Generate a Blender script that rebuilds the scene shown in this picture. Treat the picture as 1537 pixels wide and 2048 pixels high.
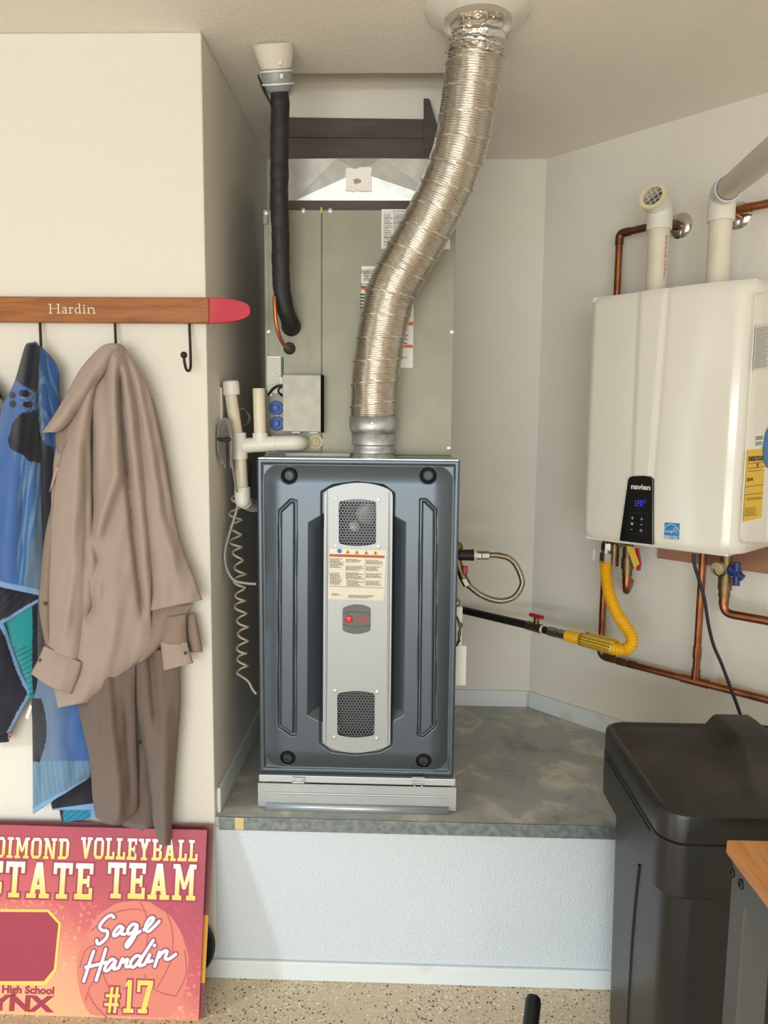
import bpy, math, random
import numpy as np
from mathutils import Vector, Matrix

# ------------------------------------------------------------------ camera
scene = bpy.context.scene
for o in list(bpy.data.objects):
    bpy.data.objects.remove(o, do_unlink=True)
COL = scene.collection
FPX, PITCH, YAW, ROLL, CAMH = 1472.24, .1157, .0278, -.0099, 1.5112
_fw = Vector((-math.sin(YAW)*math.cos(PITCH), math.cos(YAW)*math.cos(PITCH), -math.sin(PITCH)))
_rt = Vector((math.cos(YAW), math.sin(YAW), 0))
_dn = _fw.cross(_rt)
RT = _rt*math.cos(ROLL) + _dn*math.sin(ROLL)
DN = _dn*math.cos(ROLL) - _rt*math.sin(ROLL)
FW = _fw
CAM = Vector((0, 0, CAMH))
cd = bpy.data.cameras.new('camera')
cd.sensor_fit = 'VERTICAL'; cd.sensor_height = 24.0
cd.lens = FPX/2048*24.0
cd.clip_start = .02; cd.clip_end = 200
cam = bpy.data.objects.new('camera', cd)
COL.objects.link(cam)
M = Matrix((RT, -DN, -FW)).transposed().to_4x4()
M.translation = CAM
cam.matrix_world = M
scene.camera = cam

# ------------------------------------------------------------------ exposure, world, daylight
vs = scene.view_settings
scene.display_settings.display_device = 'sRGB'
vs.view_transform = 'Standard'; vs.look = 'None'; vs.gamma = 1.0; vs.use_curve_mapping = False
vs.exposure = -0.82
w = bpy.data.worlds.new('sky'); scene.world = w; w.use_nodes = True
nt = w.node_tree; bg = nt.nodes['Background']
sky = nt.nodes.new('ShaderNodeTexSky'); sky.sky_type = 'HOSEK_WILKIE'
sky.sun_direction = Vector((-.80, -.52, .33)).normalized(); sky.turbidity = 3.0; sky.ground_albedo = .4
nt.links.new(sky.outputs[0], bg.inputs[0]); bg.inputs[1].default_value = 1.0
# the sun: low, from the open garage door on the left
sl = bpy.data.lights.new('sun', 'SUN'); sl.energy = 2.1; sl.angle = math.radians(4.5); sl.color = (.72, .90, 1.0)
so = bpy.data.objects.new('sun', sl); COL.objects.link(so)
so.rotation_euler = Vector((.80, .53, -.285)).to_track_quat('-Z', 'Y').to_euler()
# area lamps standing in for door daylight; the rear pair is added fill
def daylight(name, loc, dirv, w_, h_, e, col):
    al = bpy.data.lights.new(name, 'AREA'); al.shape = 'RECTANGLE'; al.size = w_; al.size_y = h_; al.energy = e; al.color = col
    ao = bpy.data.objects.new(name, al); COL.objects.link(ao); ao.location = loc
    ao.rotation_euler = Vector(dirv).to_track_quat('-Z', 'Z').to_euler(); return ao
# cool lamps tilted down imitate sky light, warm ones tilted up imitate driveway bounce
COOL, WARM = (.80, .92, 1.0), (1.0, .92, .79)
daylight('side_door_sky', (-4.60, -1.35, 1.6), (.6, 0, -.8), 4.9, 1.0, 40, COOL)
daylight('side_door_driveway', (-4.60, -1.35, .55), (.7, 0, .7), 4.9, 1.0, 25, WARM)
daylight('rear_fill_cool', (-1.0, -4.20, 1.6), (0, .6, -.8), 4.4, 1.0, 300, COOL)
daylight('rear_fill_warm', (-1.0, -4.20, .55), (0, .7, .7), 4.4, 1.0, 190, WARM)

# ------------------------------------------------------------------ photo ray helpers (a pixel + a real plane -> a point)
def ray(x, y): return RT*(x-768.5) + DN*(y-1024) + FW*FPX
def atY(x, y, Y):
    v = ray(x, y); return CAM + v*(Y/v.y)
def atZ(x, y, z):
    v = ray(x, y); return CAM + v*((z-CAMH)/v.z)
def atPlane(x, y, p0, n):
    v = ray(x, y); return CAM + v*((Vector(p0)-CAM).dot(n)/v.dot(n))
H = 2.44
YF, YB, XL, XC, ZP = 1.8586, 2.6992, -.4989, .4795, .4638
S2 = math.sqrt(.5)
W0 = Vector((XC, YB, 0)); WT = Vector((S2, -S2, 0)); WN = Vector((-S2, -S2, 0))
def Wp(t, n, z): return W0 + WT*t + WN*n + Vector((0, 0, z))
def atW(x, y, off): return atPlane(x, y, W0 + WN*off, WN)
def tz(x, y, off):
    p = atW(x, y, off); return (p-W0).dot(WT), p.z

# ------------------------------------------------------------------ materials
def lin(c):
    return tuple(((v/255)/12.92 if v/255 <= .04045 else ((v/255+.055)/1.055)**2.4) for v in c) + (1.0,)
def mat(name, rgb, rough=.5, metal=0.0, bump=None, var=None, coat=0.0, spec=.5, trans=0.0, emis=None, sheen=0.0, stretch=None):
    m = bpy.data.materials.new(name); m.use_nodes = True
    nt = m.node_tree; b = nt.nodes['Principled BSDF']
    b.inputs['Base Color'].default_value = lin(rgb)
    b.inputs['Roughness'].default_value = rough; b.inputs['Metallic'].default_value = metal
    b.inputs['Specular IOR Level'].default_value = spec
    b.inputs['Coat Weight'].default_value = coat; b.inputs['Coat Roughness'].default_value = .12
    b.inputs['Transmission Weight'].default_value = trans
    b.inputs['Sheen Weight'].default_value = sheen
    if emis:
        b.inputs['Emission Color'].default_value = lin(emis[0]); b.inputs['Emission Strength'].default_value = emis[1]
    src = None
    if bump or var:
        tc = nt.nodes.new('ShaderNodeTexCoord'); src = tc.outputs['Object']
        if stretch:
            mp = nt.nodes.new('ShaderNodeMapping'); mp.inputs['Scale'].default_value = stretch
            nt.links.new(src, mp.inputs[0]); src = mp.outputs[0]
    if var:   # (scale, rgb2, lo, hi[, detail])
        n = nt.nodes.new('ShaderNodeTexNoise'); n.inputs['Scale'].default_value = var[0]
        n.inputs['Detail'].default_value = var[4] if len(var) > 4 else 4
        nt.links.new(src, n.inputs['Vector'])
        r = nt.nodes.new('ShaderNodeValToRGB')
        r.color_ramp.elements[0].position = var[2]; r.color_ramp.elements[0].color = lin(rgb)
        r.color_ramp.elements[1].position = var[3]; r.color_ramp.elements[1].color = lin(var[1])
        nt.links.new(n.outputs['Fac'], r.inputs[0]); nt.links.new(r.outputs[0], b.inputs['Base Color'])
    if bump:  # (scale, strength, distance[, detail])
        n = nt.nodes.new('ShaderNodeTexNoise'); n.inputs['Scale'].default_value = bump[0]
        n.inputs['Detail'].default_value = bump[3] if len(bump) > 3 else 3
        nt.links.new(src, n.inputs['Vector'])
        bp = nt.nodes.new('ShaderNodeBump'); bp.inputs['Strength'].default_value = bump[1]; bp.inputs['Distance'].default_value = bump[2]
        nt.links.new(n.outputs['Fac'], bp.inputs['Height']); nt.links.new(bp.outputs[0], b.inputs['Normal'])
    return m
def flat(name, rgb, rough=.6): return mat(name, rgb, rough)

M_wall = mat('wall_paint', (230, 226, 217), .75, bump=(130, .28, .005), spec=.3)
M_wall_rough = mat('wall_paint_orange_peel', (205, 213, 219), .6, bump=(140, .55, .004, 2), spec=.35)  # base colour carries the cool tint of low daylight
M_ceil = mat('ceiling_paint', (240, 236, 228), .85, bump=(110, .26, .005), spec=.25)
M_trimw = mat('baseboard_paint', (220, 226, 228), .45, var=(9, (205, 200, 188), .62, .78), bump=(40, .08, .003))
M_galv = mat('galvanised_steel', (204, 207, 210), .44, .8, var=(38, (168, 172, 175), .35, .65), bump=(60, .04, .002))
M_galv_edge = mat('galvanised_edge', (150, 158, 160), .5, .75, var=(55, (116, 126, 130), .35, .65), bump=(60, .12, .002))
M_galv_soft = mat('galvanised_soft', (206, 206, 203), .42, .85, var=(24, (190, 190, 186), .35, .65))
M_duct = mat('aluminium_flex', (216, 211, 203), .26, 1.0)
M_foil = mat('foil_tape', (222, 220, 216), .2, 1.0, bump=(38, .9, .012, 2))
M_slate = mat('slate_blue_paint', (84, 94, 104), .3, .55, bump=(420, .05, .001))
M_slate_d = mat('cabinet_steel_dark', (60, 66, 72), .5, .2)
M_silver = mat('silver_panel', (166, 171, 174), .4, .35)
M_black = mat('black_plastic', (24, 25, 27), .45)
M_dark = mat('dark_interior', (7, 7, 9), .8, spec=.1)
M_grille = mat('grille_steel', (96, 96, 102), .4, .6)
M_screw = mat('screw_steel', (190, 190, 186), .35, .9)
M_olive = mat('olive_grey_steel', (150, 148, 133), .5, .3, var=(14, (143, 141, 127), .35, .65), bump=(300, .03, .001))
M_olive_box = mat('grey_steel_cover', (166, 165, 154), .5, .45, var=(30, (155, 154, 144), .35, .65))
M_label = mat('white_label', (232, 230, 224), .4)
M_ink = flat('black_ink', (52, 50, 50)); M_inkg = flat('grey_ink', (120, 118, 114))
M_orange = flat('orange_ink', (222, 116, 48)); M_rust = flat('red_orange_ink', (186, 92, 52))
M_yellow = flat('yellow_ink', (232, 190, 60)); M_bluei = flat('blue_ink', (80, 112, 196)); M_greeni = flat('green_ink', (70, 120, 86))
M_redlogo = mat('red_emblem', (206, 40, 36), .3); M_badge = mat('badge_grey', (98, 102, 104), .45)
M_pvc = mat('white_pvc', (226, 218, 200), .4, var=(18, (216, 204, 180), .45, .75))
M_pvcw = mat('white_pvc_fitting', (230, 228, 220), .38)
M_foam = mat('black_foam', (30, 30, 31), .55, bump=(55, .35, .006))
M_copper = mat('copper', (168, 110, 78), .36, 1.0, var=(22, (132, 86, 62), .4, .75))
M_copper_old = mat('aged_copper', (128, 88, 62), .42, .9, var=(30, (96, 82, 66), .4, .7))
M_brass = mat('aged_brass', (138, 118, 84), .42, .9, var=(40, (110, 92, 66), .4, .7))
M_steelfit = mat('steel_fitting', (150, 146, 136), .36, .9)
M_stainless = mat('stainless_flex', (196, 186, 172), .28, 1.0)
M_iron = mat('black_iron', (50, 46, 42), .5, .5, bump=(90, .15, .003))
M_yflex = mat('yellow_coating', (238, 182, 22), .38)
M_ytag = mat('yellow_tag', (226, 190, 66), .5)
M_red = mat('red_handle', (178, 36, 52), .4); M_blueh = mat('blue_handle', (36, 56, 116), .4)
M_white_en = mat('white_enamel', (226, 223, 214), .2, coat=.5)
M_chrome = mat('chrome', (210, 210, 210), .12, 1.0)
M_gloss = mat('gloss_black', (10, 10, 12), .12, coat=.3)
M_tank = mat('black_polyethylene', (38, 39, 40), .36, bump=(160, .1, .002))
M_lid = mat('dusty_black_plastic', (34, 33, 32), .5, var=(6, (66, 61, 55), .42, .78, 6), bump=(120, .08, .002))
M_grey_metal = mat('grey_painted_steel', (92, 94, 95), .5, .2)
M_cordg = mat('grey_cord', (128, 124, 118), .5); M_cordb = mat('black_cord', (26, 26, 27), .45)
M_wire = mat('pale_wire', (206, 196, 176), .4); M_tube = mat('clear_vinyl_tube', (150, 150, 146), .15, coat=.4)
M_brown = mat('brown_painted_wood', (86, 76, 70), .55, var=(26, (72, 64, 60), .35, .65), bump=(30, .3, .004), stretch=(.25, 1, 1))
M_plywood = mat('reddish_board', (172, 126, 100), .65, var=(10, (146, 102, 80), .35, .65), stretch=(.3, .3, 3))
M_bluecap = mat('blue_cap', (44, 88, 170), .4)
M_stain = flat('brown_stain', (176, 148, 112))
M_plate = mat('white_plastic', (226, 222, 214), .4)
M_tape = mat('grey_duct_tape', (150, 156, 162), .45, .2, bump=(60, .4, .004))
M_ply = mat('plaster', (222, 216, 204), .8, bump=(70, .4, .005))

# ------------------------------------------------------------------ mesh helpers
class MB:
    def __init__(s, fr=None): s.v = []; s.f = []; s.fr = fr
    def _p(s, p): return Vector(s.fr(*p)) if s.fr else Vector(p)
    def add(s, vs, fs):
        n = len(s.v); s.v += [s._p(p) for p in vs]; s.f += [tuple(i+n for i in f) for f in fs]; return s
    def hexa(s, p): return s.add(p, [(0,3,2,1),(4,5,6,7),(0,1,5,4),(1,2,6,5),(2,3,7,6),(3,0,4,7)])
    def box(s, x0, x1, y0, y1, z0, z1):
        return s.hexa([(x0,y0,z0),(x1,y0,z0),(x1,y1,z0),(x0,y1,z0),(x0,y0,z1),(x1,y0,z1),(x1,y1,z1),(x0,y1,z1)])
    def prism(s, poly, vec):
        n = len(poly); vec = Vector(vec); P = [Vector(p) for p in poly]
        vs = P + [p+vec for p in P]
        fs = [tuple(range(n-1, -1, -1)), tuple(range(n, 2*n))] + [(i, (i+1) % n, n+(i+1) % n, n+i) for i in range(n)]
        return s.add(vs, fs)
    def tube(s, path, r, n=12, cap=True, mod=None):
        P = [Vector(p) for p in path]; m = len(P)
        R = r if isinstance(r, (list, tuple)) else [r]*m
        up = None; vs = []; fs = []; d = 0
        for i in range(m):
            t = (P[min(i+1, m-1)] - P[max(i-1, 0)])
            t = t.normalized() if t.length > 1e-9 else Vector((0, 0, 1))
            if up is None:
                a = Vector((0, 0, 1)) if abs(t.z) < .9 else Vector((1, 0, 0))
                up = (a - t*a.dot(t)).normalized()
            else:
                up = up - t*up.dot(t); up = up.normalized()
            sd = t.cross(up)
            if i: d += (P[i]-P[i-1]).length
            for k in range(n):
                a = 2*math.pi*k/n; rr = R[i]
                if mod: rr += mod(d, a)
                vs.append(P[i] + up*(math.cos(a)*rr) + sd*(math.sin(a)*rr))
        for i in range(m-1):
            for k in range(n):
                k2 = (k+1) % n
                fs.append((i*n+k, i*n+k2, (i+1)*n+k2, (i+1)*n+k))
        if cap:
            fs.append(tuple(range(n-1, -1, -1))); fs.append(tuple((m-1)*n+k for k in range(n)))
        return s.add(vs, fs)
    def lathe(s, c, axis, prof, n=24, cap=True):
        c = Vector(c); ax = Vector(axis).normalized()
        a = Vector((0, 0, 1)) if abs(ax.z) < .9 else Vector((1, 0, 0))
        u = (a - ax*a.dot(ax)).normalized(); v = ax.cross(u); vs = []; fs = []; m = len(prof)
        for r, h in prof:
            for k in range(n):
                t = 2*math.pi*k/n
                vs.append(c + ax*h + u*(math.cos(t)*r) + v*(math.sin(t)*r))
        for i in range(m-1):
            for k in range(n):
                k2 = (k+1) % n; fs.append((i*n+k, i*n+k2, (i+1)*n+k2, (i+1)*n+k))
        if cap:
            fs.append(tuple(range(n-1, -1, -1))); fs.append(tuple((m-1)*n+k for k in range(n)))
        return s.add(vs, fs)
    def ball(s, c, r, n=14, sc=(1, 1, 1)):
        c = Vector(c); vs = []; fs = []; m = n//2
        for i in range(m+1):
            p = math.pi*i/m
            for k in range(n):
                a = 2*math.pi*k/n
                vs.append(c + Vector((math.sin(p)*math.cos(a)*r*sc[0], math.sin(p)*math.sin(a)*r*sc[1], math.cos(p)*r*sc[2])))
        for i in range(m):
            for k in range(n):
                k2 = (k+1) % n; fs.append((i*n+k, (i+1)*n+k, (i+1)*n+k2, i*n+k2))
        return s.add(vs, fs)
    def grid(s, pts, closeu=False):
        m = len(pts); n = len(pts[0]); vs = [p for row in pts for p in row]; fs = []
        for i in range(m-1):
            for k in range(n if closeu else n-1):
                k2 = (k+1) % n; fs.append((i*n+k, i*n+k2, (i+1)*n+k2, (i+1)*n+k))
        return s.add(vs, fs)
    def build(s, name, material, parent=None, smooth=None, bevel=0, solid=0, seg=2):
        me = bpy.data.meshes.new(name)
        org = Vector((0, 0, 0))
        if parent is not None: org = ORG[parent.name]
        me.from_pydata([tuple(p-org) for p in s.v], [], s.f); me.update()
        o = bpy.data.objects.new(name, me); COL.objects.link(o)
        if material: me.materials.append(material)
        if smooth:
            me.polygons.foreach_set('use_smooth', [True]*len(me.polygons))
            me.set_sharp_from_angle(angle=math.radians(smooth))
        if solid:
            md = o.modifiers.new('thickness', 'SOLIDIFY'); md.thickness = solid; md.offset = -1
        if bevel:
            md = o.modifiers.new('bevel', 'BEVEL'); md.width = bevel; md.segments = seg; md.limit_method = 'ANGLE'; md.angle_limit = math.radians(40)
        if parent is not None: o.parent = parent
        ORG[o.name] = org
        return o
ORG = {}
def recalc(o):
    import bmesh
    bm = bmesh.new(); bm.from_mesh(o.data); bmesh.ops.recalc_face_normals(bm, faces=bm.faces); bm.to_mesh(o.data); bm.free(); return o
def thing(name, label, cat, loc, group=None):
    o = bpy.data.objects.new(name, None); COL.objects.link(o); o.empty_display_size = .05
    o.location = loc; ORG[o.name] = Vector(loc)
    o['label'] = label; o['category'] = cat
    if group: o['group'] = group
    return o
def tag(o, label, cat, group=None):
    o['label'] = label; o['category'] = cat
    if group: o['group'] = group
    return o
def struct(o): o['kind'] = 'structure'; return o
def lab(o, text): o['label'] = text; return o
def catmull(P, k=8):
    P = [Vector(p) for p in P]; out = []
    for i in range(len(P)-1):
        a = P[max(i-1, 0)]; b = P[i]; c = P[i+1]; d = P[min(i+2, len(P)-1)]
        for j in range(k):
            t = j/k
            out.append(.5*((2*b) + (c-a)*t + (2*a-5*b+4*c-d)*t*t + (3*b-a-3*c+d)*t**3))
    out.append(P[-1]); return out
def resample(P, n):
    L = [0]
    for i in range(1, len(P)): L.append(L[-1] + (P[i]-P[i-1]).length)
    out = []; j = 0
    for i in range(n):
        s = L[-1]*i/(n-1)
        while j < len(P)-2 and L[j+1] < s: j += 1
        t = (s-L[j])/max(L[j+1]-L[j], 1e-9); out.append(P[j].lerp(P[j+1], min(max(t, 0), 1)))
    return out
def fillet(P, r, k=6):
    """polyline with rounded corners"""
    P = [Vector(p) for p in P]; out = [P[0]]
    for i in range(1, len(P)-1):
        a = (P[i-1]-P[i]); c = (P[i+1]-P[i]); la, lc = a.length, c.length
        d = min(r, la*.49, lc*.49); A = P[i]+a/la*d; C = P[i]+c/lc*d
        for j in range(k+1):
            t = j/k; out.append(A*(1-t)**2 + P[i]*2*t*(1-t) + C*t*t)
    out.append(P[-1]); return out
def curve_poly(outs, fr, depth=0.001):
    """filled 2D outlines (holes by nesting) extruded; fr(u,v,h)->world. returns MB"""
    cu = bpy.data.curves.new('tmp', 'CURVE'); cu.dimensions = '2D'; cu.fill_mode = 'BOTH'; cu.extrude = depth/2
    for pl in outs:
        sp = cu.splines.new('POLY'); sp.points.add(len(pl)-1); sp.use_cyclic_u = True
        for i, p in enumerate(pl): sp.points[i].co = (p[0], p[1], 0, 1)
    return _cmesh(cu, fr, depth)
def _cmesh(cu, fr, depth, fit=None):
    ob = bpy.data.objects.new('tmp', cu); COL.objects.link(ob)
    dg = bpy.context.evaluated_depsgraph_get(); ev = ob.evaluated_get(dg); me = ev.to_mesh()
    V = [tuple(v.co) for v in me.vertices]; F = [tuple(p.vertices) for p in me.polygons]
    ev.to_mesh_clear(); bpy.data.objects.remove(ob); bpy.data.curves.remove(cu)
    if fit and V:
        x0 = min(v[0] for v in V); x1 = max(v[0] for v in V); y0 = min(v[1] for v in V); y1 = max(v[1] for v in V)
        u0, v0, u1, v1 = fit
        V = [(u0+(v[0]-x0)/(x1-x0)*(u1-u0), v0+(v[1]-y0)/(y1-y0)*(v1-v0), v[2]) for v in V]
    b = MB(); b.add([fr(v[0], v[1], v[2]+depth/2) for v in V], F); return b
def text(body, fit, fr, depth=.0004, bold=0.0, shear=0.0, spacing=1.0):
    cu = bpy.data.curves.new('tmp', 'FONT'); cu.body = body; cu.size = 1; cu.extrude = depth/2; cu.offset = bold; cu.shear = shear
    cu.space_character = spacing; cu.resolution_u = 3
    return _cmesh(cu, fr, depth, fit)
def merge(*bs):
    r = MB()
    for b in bs: r.add(b.v, b.f)
    return r
def fr_plane(o, u, v, n):
    o, u, v, n = Vector(o), Vector(u), Vector(v), Vector(n)
    return lambda a, b, h=0: o + u*a + v*b + n*h
def frY(Y):   # frame on a vertical plane facing the camera: u = X, v = Z, h towards the room
    return lambda a, b, h=0: Vector((a, Y-h, b))
def px2(Y):   # pixel -> (X,Z) on plane Y
    def q(x, y): p = atY(x, y, Y); return (p.x, p.z)
    return q
def rrect(x0, y0, x1, y1, r, k=5):
    out = []
    for cx, cy, a0 in ((x1-r, y1-r, 0), (x0+r, y1-r, 90), (x0+r, y0+r, 180), (x1-r, y0+r, 270)):
        for j in range(k+1):
            a = math.radians(a0+90*j/k); out.append((cx+r*math.cos(a), cy+r*math.sin(a)))
    return out
def textrows(fr, x0, x1, ytop, rows, pitch, hgt, seed, indent=0.0, fill=(.6, 1.0), h=.0006, gap=.012):
    """printed small text: rows of word-length dashes"""
    rnd = random.Random(seed); b = MB()
    for i in range(rows):
        y = ytop - i*pitch; end = x0 + (x1-x0)*rnd.uniform(*fill); x = x0+indent
        while x < end:
            wd = min(rnd.uniform(.35, 1.3)*gap, end-x)
            if wd < .1*gap: break
            b.add([fr(x, y-hgt, h), fr(x+wd, y-hgt, h), fr(x+wd, y, h), fr(x, y, h)], [(0, 1, 2, 3)])
            x += wd + gap*.18
    return b
def quad(fr, x0, y0, x1, y1, h=.0006): return MB().add([fr(x0, y0, h), fr(x1, y0, h), fr(x1, y1, h), fr(x0, y1, h)], [(0, 1, 2, 3)])
def disc(fr, cx, cy, r, h=.0006, n=20):
    return MB().add([fr(cx+r*math.cos(2*math.pi*i/n), cy+r*math.sin(2*math.pi*i/n), h) for i in range(n)], [tuple(range(n))])
def ring2(fr, cx, cy, r0, r1, h=.0006, n=24, a0=0, a1=360, ry=1.0):
    vs = []; 
    for i in range(n+1):
        a = math.radians(a0+(a1-a0)*i/n)
        vs += [fr(cx+r0*math.cos(a), cy+r0*math.sin(a)*ry, h), fr(cx+r1*math.cos(a), cy+r1*math.sin(a)*ry, h)]
    return MB().add(vs, [(2*i, 2*i+1, 2*i+3, 2*i+2) for i in range(n)])
def ribbon(fr, pts, w, h=.0006, smooth=True, k=6, climb=6e-6):
    P = [Vector((p[0], p[1], 0)) for p in pts]
    Wd = w if isinstance(w, (list, tuple)) else [w]*len(P)
    if smooth and len(P) > 2:
        Q = catmull(P, k); Wq = []
        for i in range(len(P)-1):
            for j in range(k): Wq.append(Wd[i]+(Wd[i+1]-Wd[i])*j/k)
        Wq.append(Wd[-1])
    else: Q, Wq = P, Wd
    b = MB(); vs = []
    for i, q in enumerate(Q):
        t = Q[min(i+1, len(Q)-1)]-Q[max(i-1, 0)]; t = t.normalized() if t.length > 0 else Vector((1, 0, 0)); nn = Vector((-t.y, t.x, 0))
        a = q+nn*Wq[i]/2; c = q-nn*Wq[i]/2; vs += [fr(a.x, a.y, h+i*climb), fr(c.x, c.y, h+i*climb)]
    b.add(vs, [(2*i, 2*i+1, 2*i+3, 2*i+2) for i in range(len(Q)-1)])
    for i in (0, len(Q)-1): b = merge(b, disc(fr, Q[i].x, Q[i].y, Wq[i]/2, h+(i+1)*climb, 10))
    return b
def screw(parent, p, n, r=.0045, m=None, name='screw'):
    b = MB(); b.lathe(p, n, [(r*1.25, 0), (r*1.25, r*.25), (r, r*.3), (r*.85, r*.8), (r*.4, r*.9)], 10)
    return b.build(name, m or M_screw, parent, smooth=50)
# ================================================================== THE ROOM
def floor_mat():
    m = mat('epoxy_flake_floor', (210, 188, 158), .38, coat=.15)
    nt = m.node_tree; b = nt.nodes['Principled BSDF']; tc = nt.nodes.new('ShaderNodeTexCoord')
    n = nt.nodes.new('ShaderNodeTexNoise'); n.inputs['Scale'].default_value = 5; nt.links.new(tc.outputs['Object'], n.inputs['Vector'])
    col = nt.nodes.new('ShaderNodeMix'); col.data_type = 'RGBA'
    col.inputs[6].default_value = lin((216, 194, 164)); col.inputs[7].default_value = lin((205, 183, 152)); nt.links.new(n.outputs['Fac'], col.inputs[0])
    prev = col.outputs[2]
    for sc, thr, rad, cols in ((105, .62, .34, ((62, 54, 50), (240, 234, 222), (104, 88, 74), (236, 226, 210))), (180, .58, .36, ((86, 74, 66), (236, 228, 212), (142, 122, 102), (240, 234, 224)))):
        v = nt.nodes.new('ShaderNodeTexVoronoi'); v.inputs['Scale'].default_value = sc; nt.links.new(tc.outputs['Object'], v.inputs['Vector'])
        lt = nt.nodes.new('ShaderNodeMath'); lt.operation = 'LESS_THAN'; lt.inputs[1].default_value = rad; nt.links.new(v.outputs['Distance'], lt.inputs[0])
        sp = nt.nodes.new('ShaderNodeSeparateColor'); nt.links.new(v.outputs['Color'], sp.inputs[0])
        # patchy density
        n2 = nt.nodes.new('ShaderNodeTexNoise'); n2.inputs['Scale'].default_value = 4.5; nt.links.new(tc.outputs['Object'], n2.inputs['Vector'])
        ad = nt.nodes.new('ShaderNodeMath'); ad.operation = 'ADD'; nt.links.new(sp.outputs[0], ad.inputs[0])
        ms = nt.nodes.new('ShaderNodeMath'); ms.operation = 'MULTIPLY_ADD'; ms.inputs[1].default_value = 1.1; ms.inputs[2].default_value = -.55; nt.links.new(n2.outputs['Fac'], ms.inputs[0]); nt.links.new(ms.outputs[0], ad.inputs[1])
        gt = nt.nodes.new('ShaderNodeMath'); gt.operation = 'GREATER_THAN'; gt.inputs[1].default_value = thr; nt.links.new(ad.outputs[0], gt.inputs[0])
        mk = nt.nodes.new('ShaderNodeMath'); mk.operation = 'MULTIPLY'; nt.links.new(lt.outputs[0], mk.inputs[0]); nt.links.new(gt.outputs[0], mk.inputs[1])
        r = nt.nodes.new('ShaderNodeValToRGB'); r.color_ramp.interpolation = 'CONSTANT'
        for i, c in enumerate(cols):
            e = r.color_ramp.elements[i] if i < 2 else r.color_ramp.elements.new(.25*i)
            e.position = .25*i; e.color = lin(c)
        nt.links.new(sp.outputs[1], r.inputs[0])
        mx = nt.nodes.new('ShaderNodeMix'); mx.data_type = 'RGBA'; nt.links.new(mk.outputs[0], mx.inputs[0]); nt.links.new(prev, mx.inputs[6]); nt.links.new(r.outputs[0], mx.inputs[7]); prev = mx.outputs[2]
    nt.links.new(prev, b.inputs['Base Color'])
    return m
def platform_mat():
    m = mat('stained_concrete', (112, 110, 104), .72, bump=(45, .2, .004))
    nt = m.node_tree; b = nt.nodes['Principled BSDF']; tc = nt.nodes.new('ShaderNodeTexCoord')
    n = nt.nodes.new('ShaderNodeTexNoise'); n.inputs['Scale'].default_value = 7; n.inputs['Detail'].default_value = 8; n.inputs['Roughness'].default_value = .65
    n.inputs['Distortion'].default_value = .6; nt.links.new(tc.outputs['Object'], n.inputs['Vector'])
    r = nt.nodes.new('ShaderNodeValToRGB'); els = r.color_ramp.elements
    els[0].position = .30; els[0].color = lin((132, 136, 137)); els[1].position = .72; els[1].color = lin((224, 223, 216))
    for p, c in ((.43, (170, 174, 174)), (.53, (178, 177, 170)), (.60, (202, 201, 194))):
        e = els.new(p); e.color = lin(c)
    nt.links.new(n.outputs['Fac'], r.inputs[0]); nt.links.new(r.outputs[0], b.inputs['Base Color']); return m
M_floor = floor_mat(); M_conc = platform_mat()
GX0, GX1, GY0, GY1 = -4.6, 2.6, -4.2, 2.85
struct(MB().box(GX0-6, GX1+.1, GY0-3, GY1, -.1, 0).build('floor', M_floor))
# ceiling with the opening the plenum rises through
OX0, OX1, OY0, OY1 = -.34, .094, 2.068, 2.205
b = MB()
for x0, x1, y0, y1 in ((GX0, OX0, GY0, GY1), (OX1, GX1, GY0, GY1), (OX0, OX1, GY0, OY0), (OX0, OX1, OY1+.3, GY1)):
    b.box(x0, x1, y0, y1, H, H+.08)
struct(b.build('ceiling', M_ceil))
b = MB(); b.box(XL-4.2, XL, YF, GY1, 0, H)
struct(b.build('wall_left', M_wall, bevel=.004))
struct(MB().box(XL, XC+.05, YB, YB+.1, 0, H).build('wall_back', M_wall))
b = MB(); p = [Wp(0, 0, 0), Wp(2.6, 0, 0), Wp(2.6, -.1, 0), Wp(-.05, -.1, 0)]
b.prism(p, (0, 0, H)); struct(b.build('wall_right', M_wall))
struct(MB().box(2.3, 2.4, GY0, .9, 0, H).build('wall_garage_right', M_wall))
b = MB()   # unseen rear wall, door opening added for front fill light
for x0, x1, z0, z1 in ((GX0, -3.25, 0, H), (1.25, GX1, 0, H), (-3.25, 1.25, 2.18, H)):
    b.box(x0, x1, GY0-.15, GY0, z0, z1)
struct(b.build('wall_rear', M_wall))
b = MB()   # garage wall on the left with the open door
for y0, y1, z0, z1 in ((GY0, -3.85, 0, H), (1.15, GY1, 0, H), (-3.85, 1.15, 2.18, H)):
    b.box(GX0-.15, GX0, y0, y1, z0, z1)
struct(b.build('wall_garage_left', M_wall))
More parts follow.
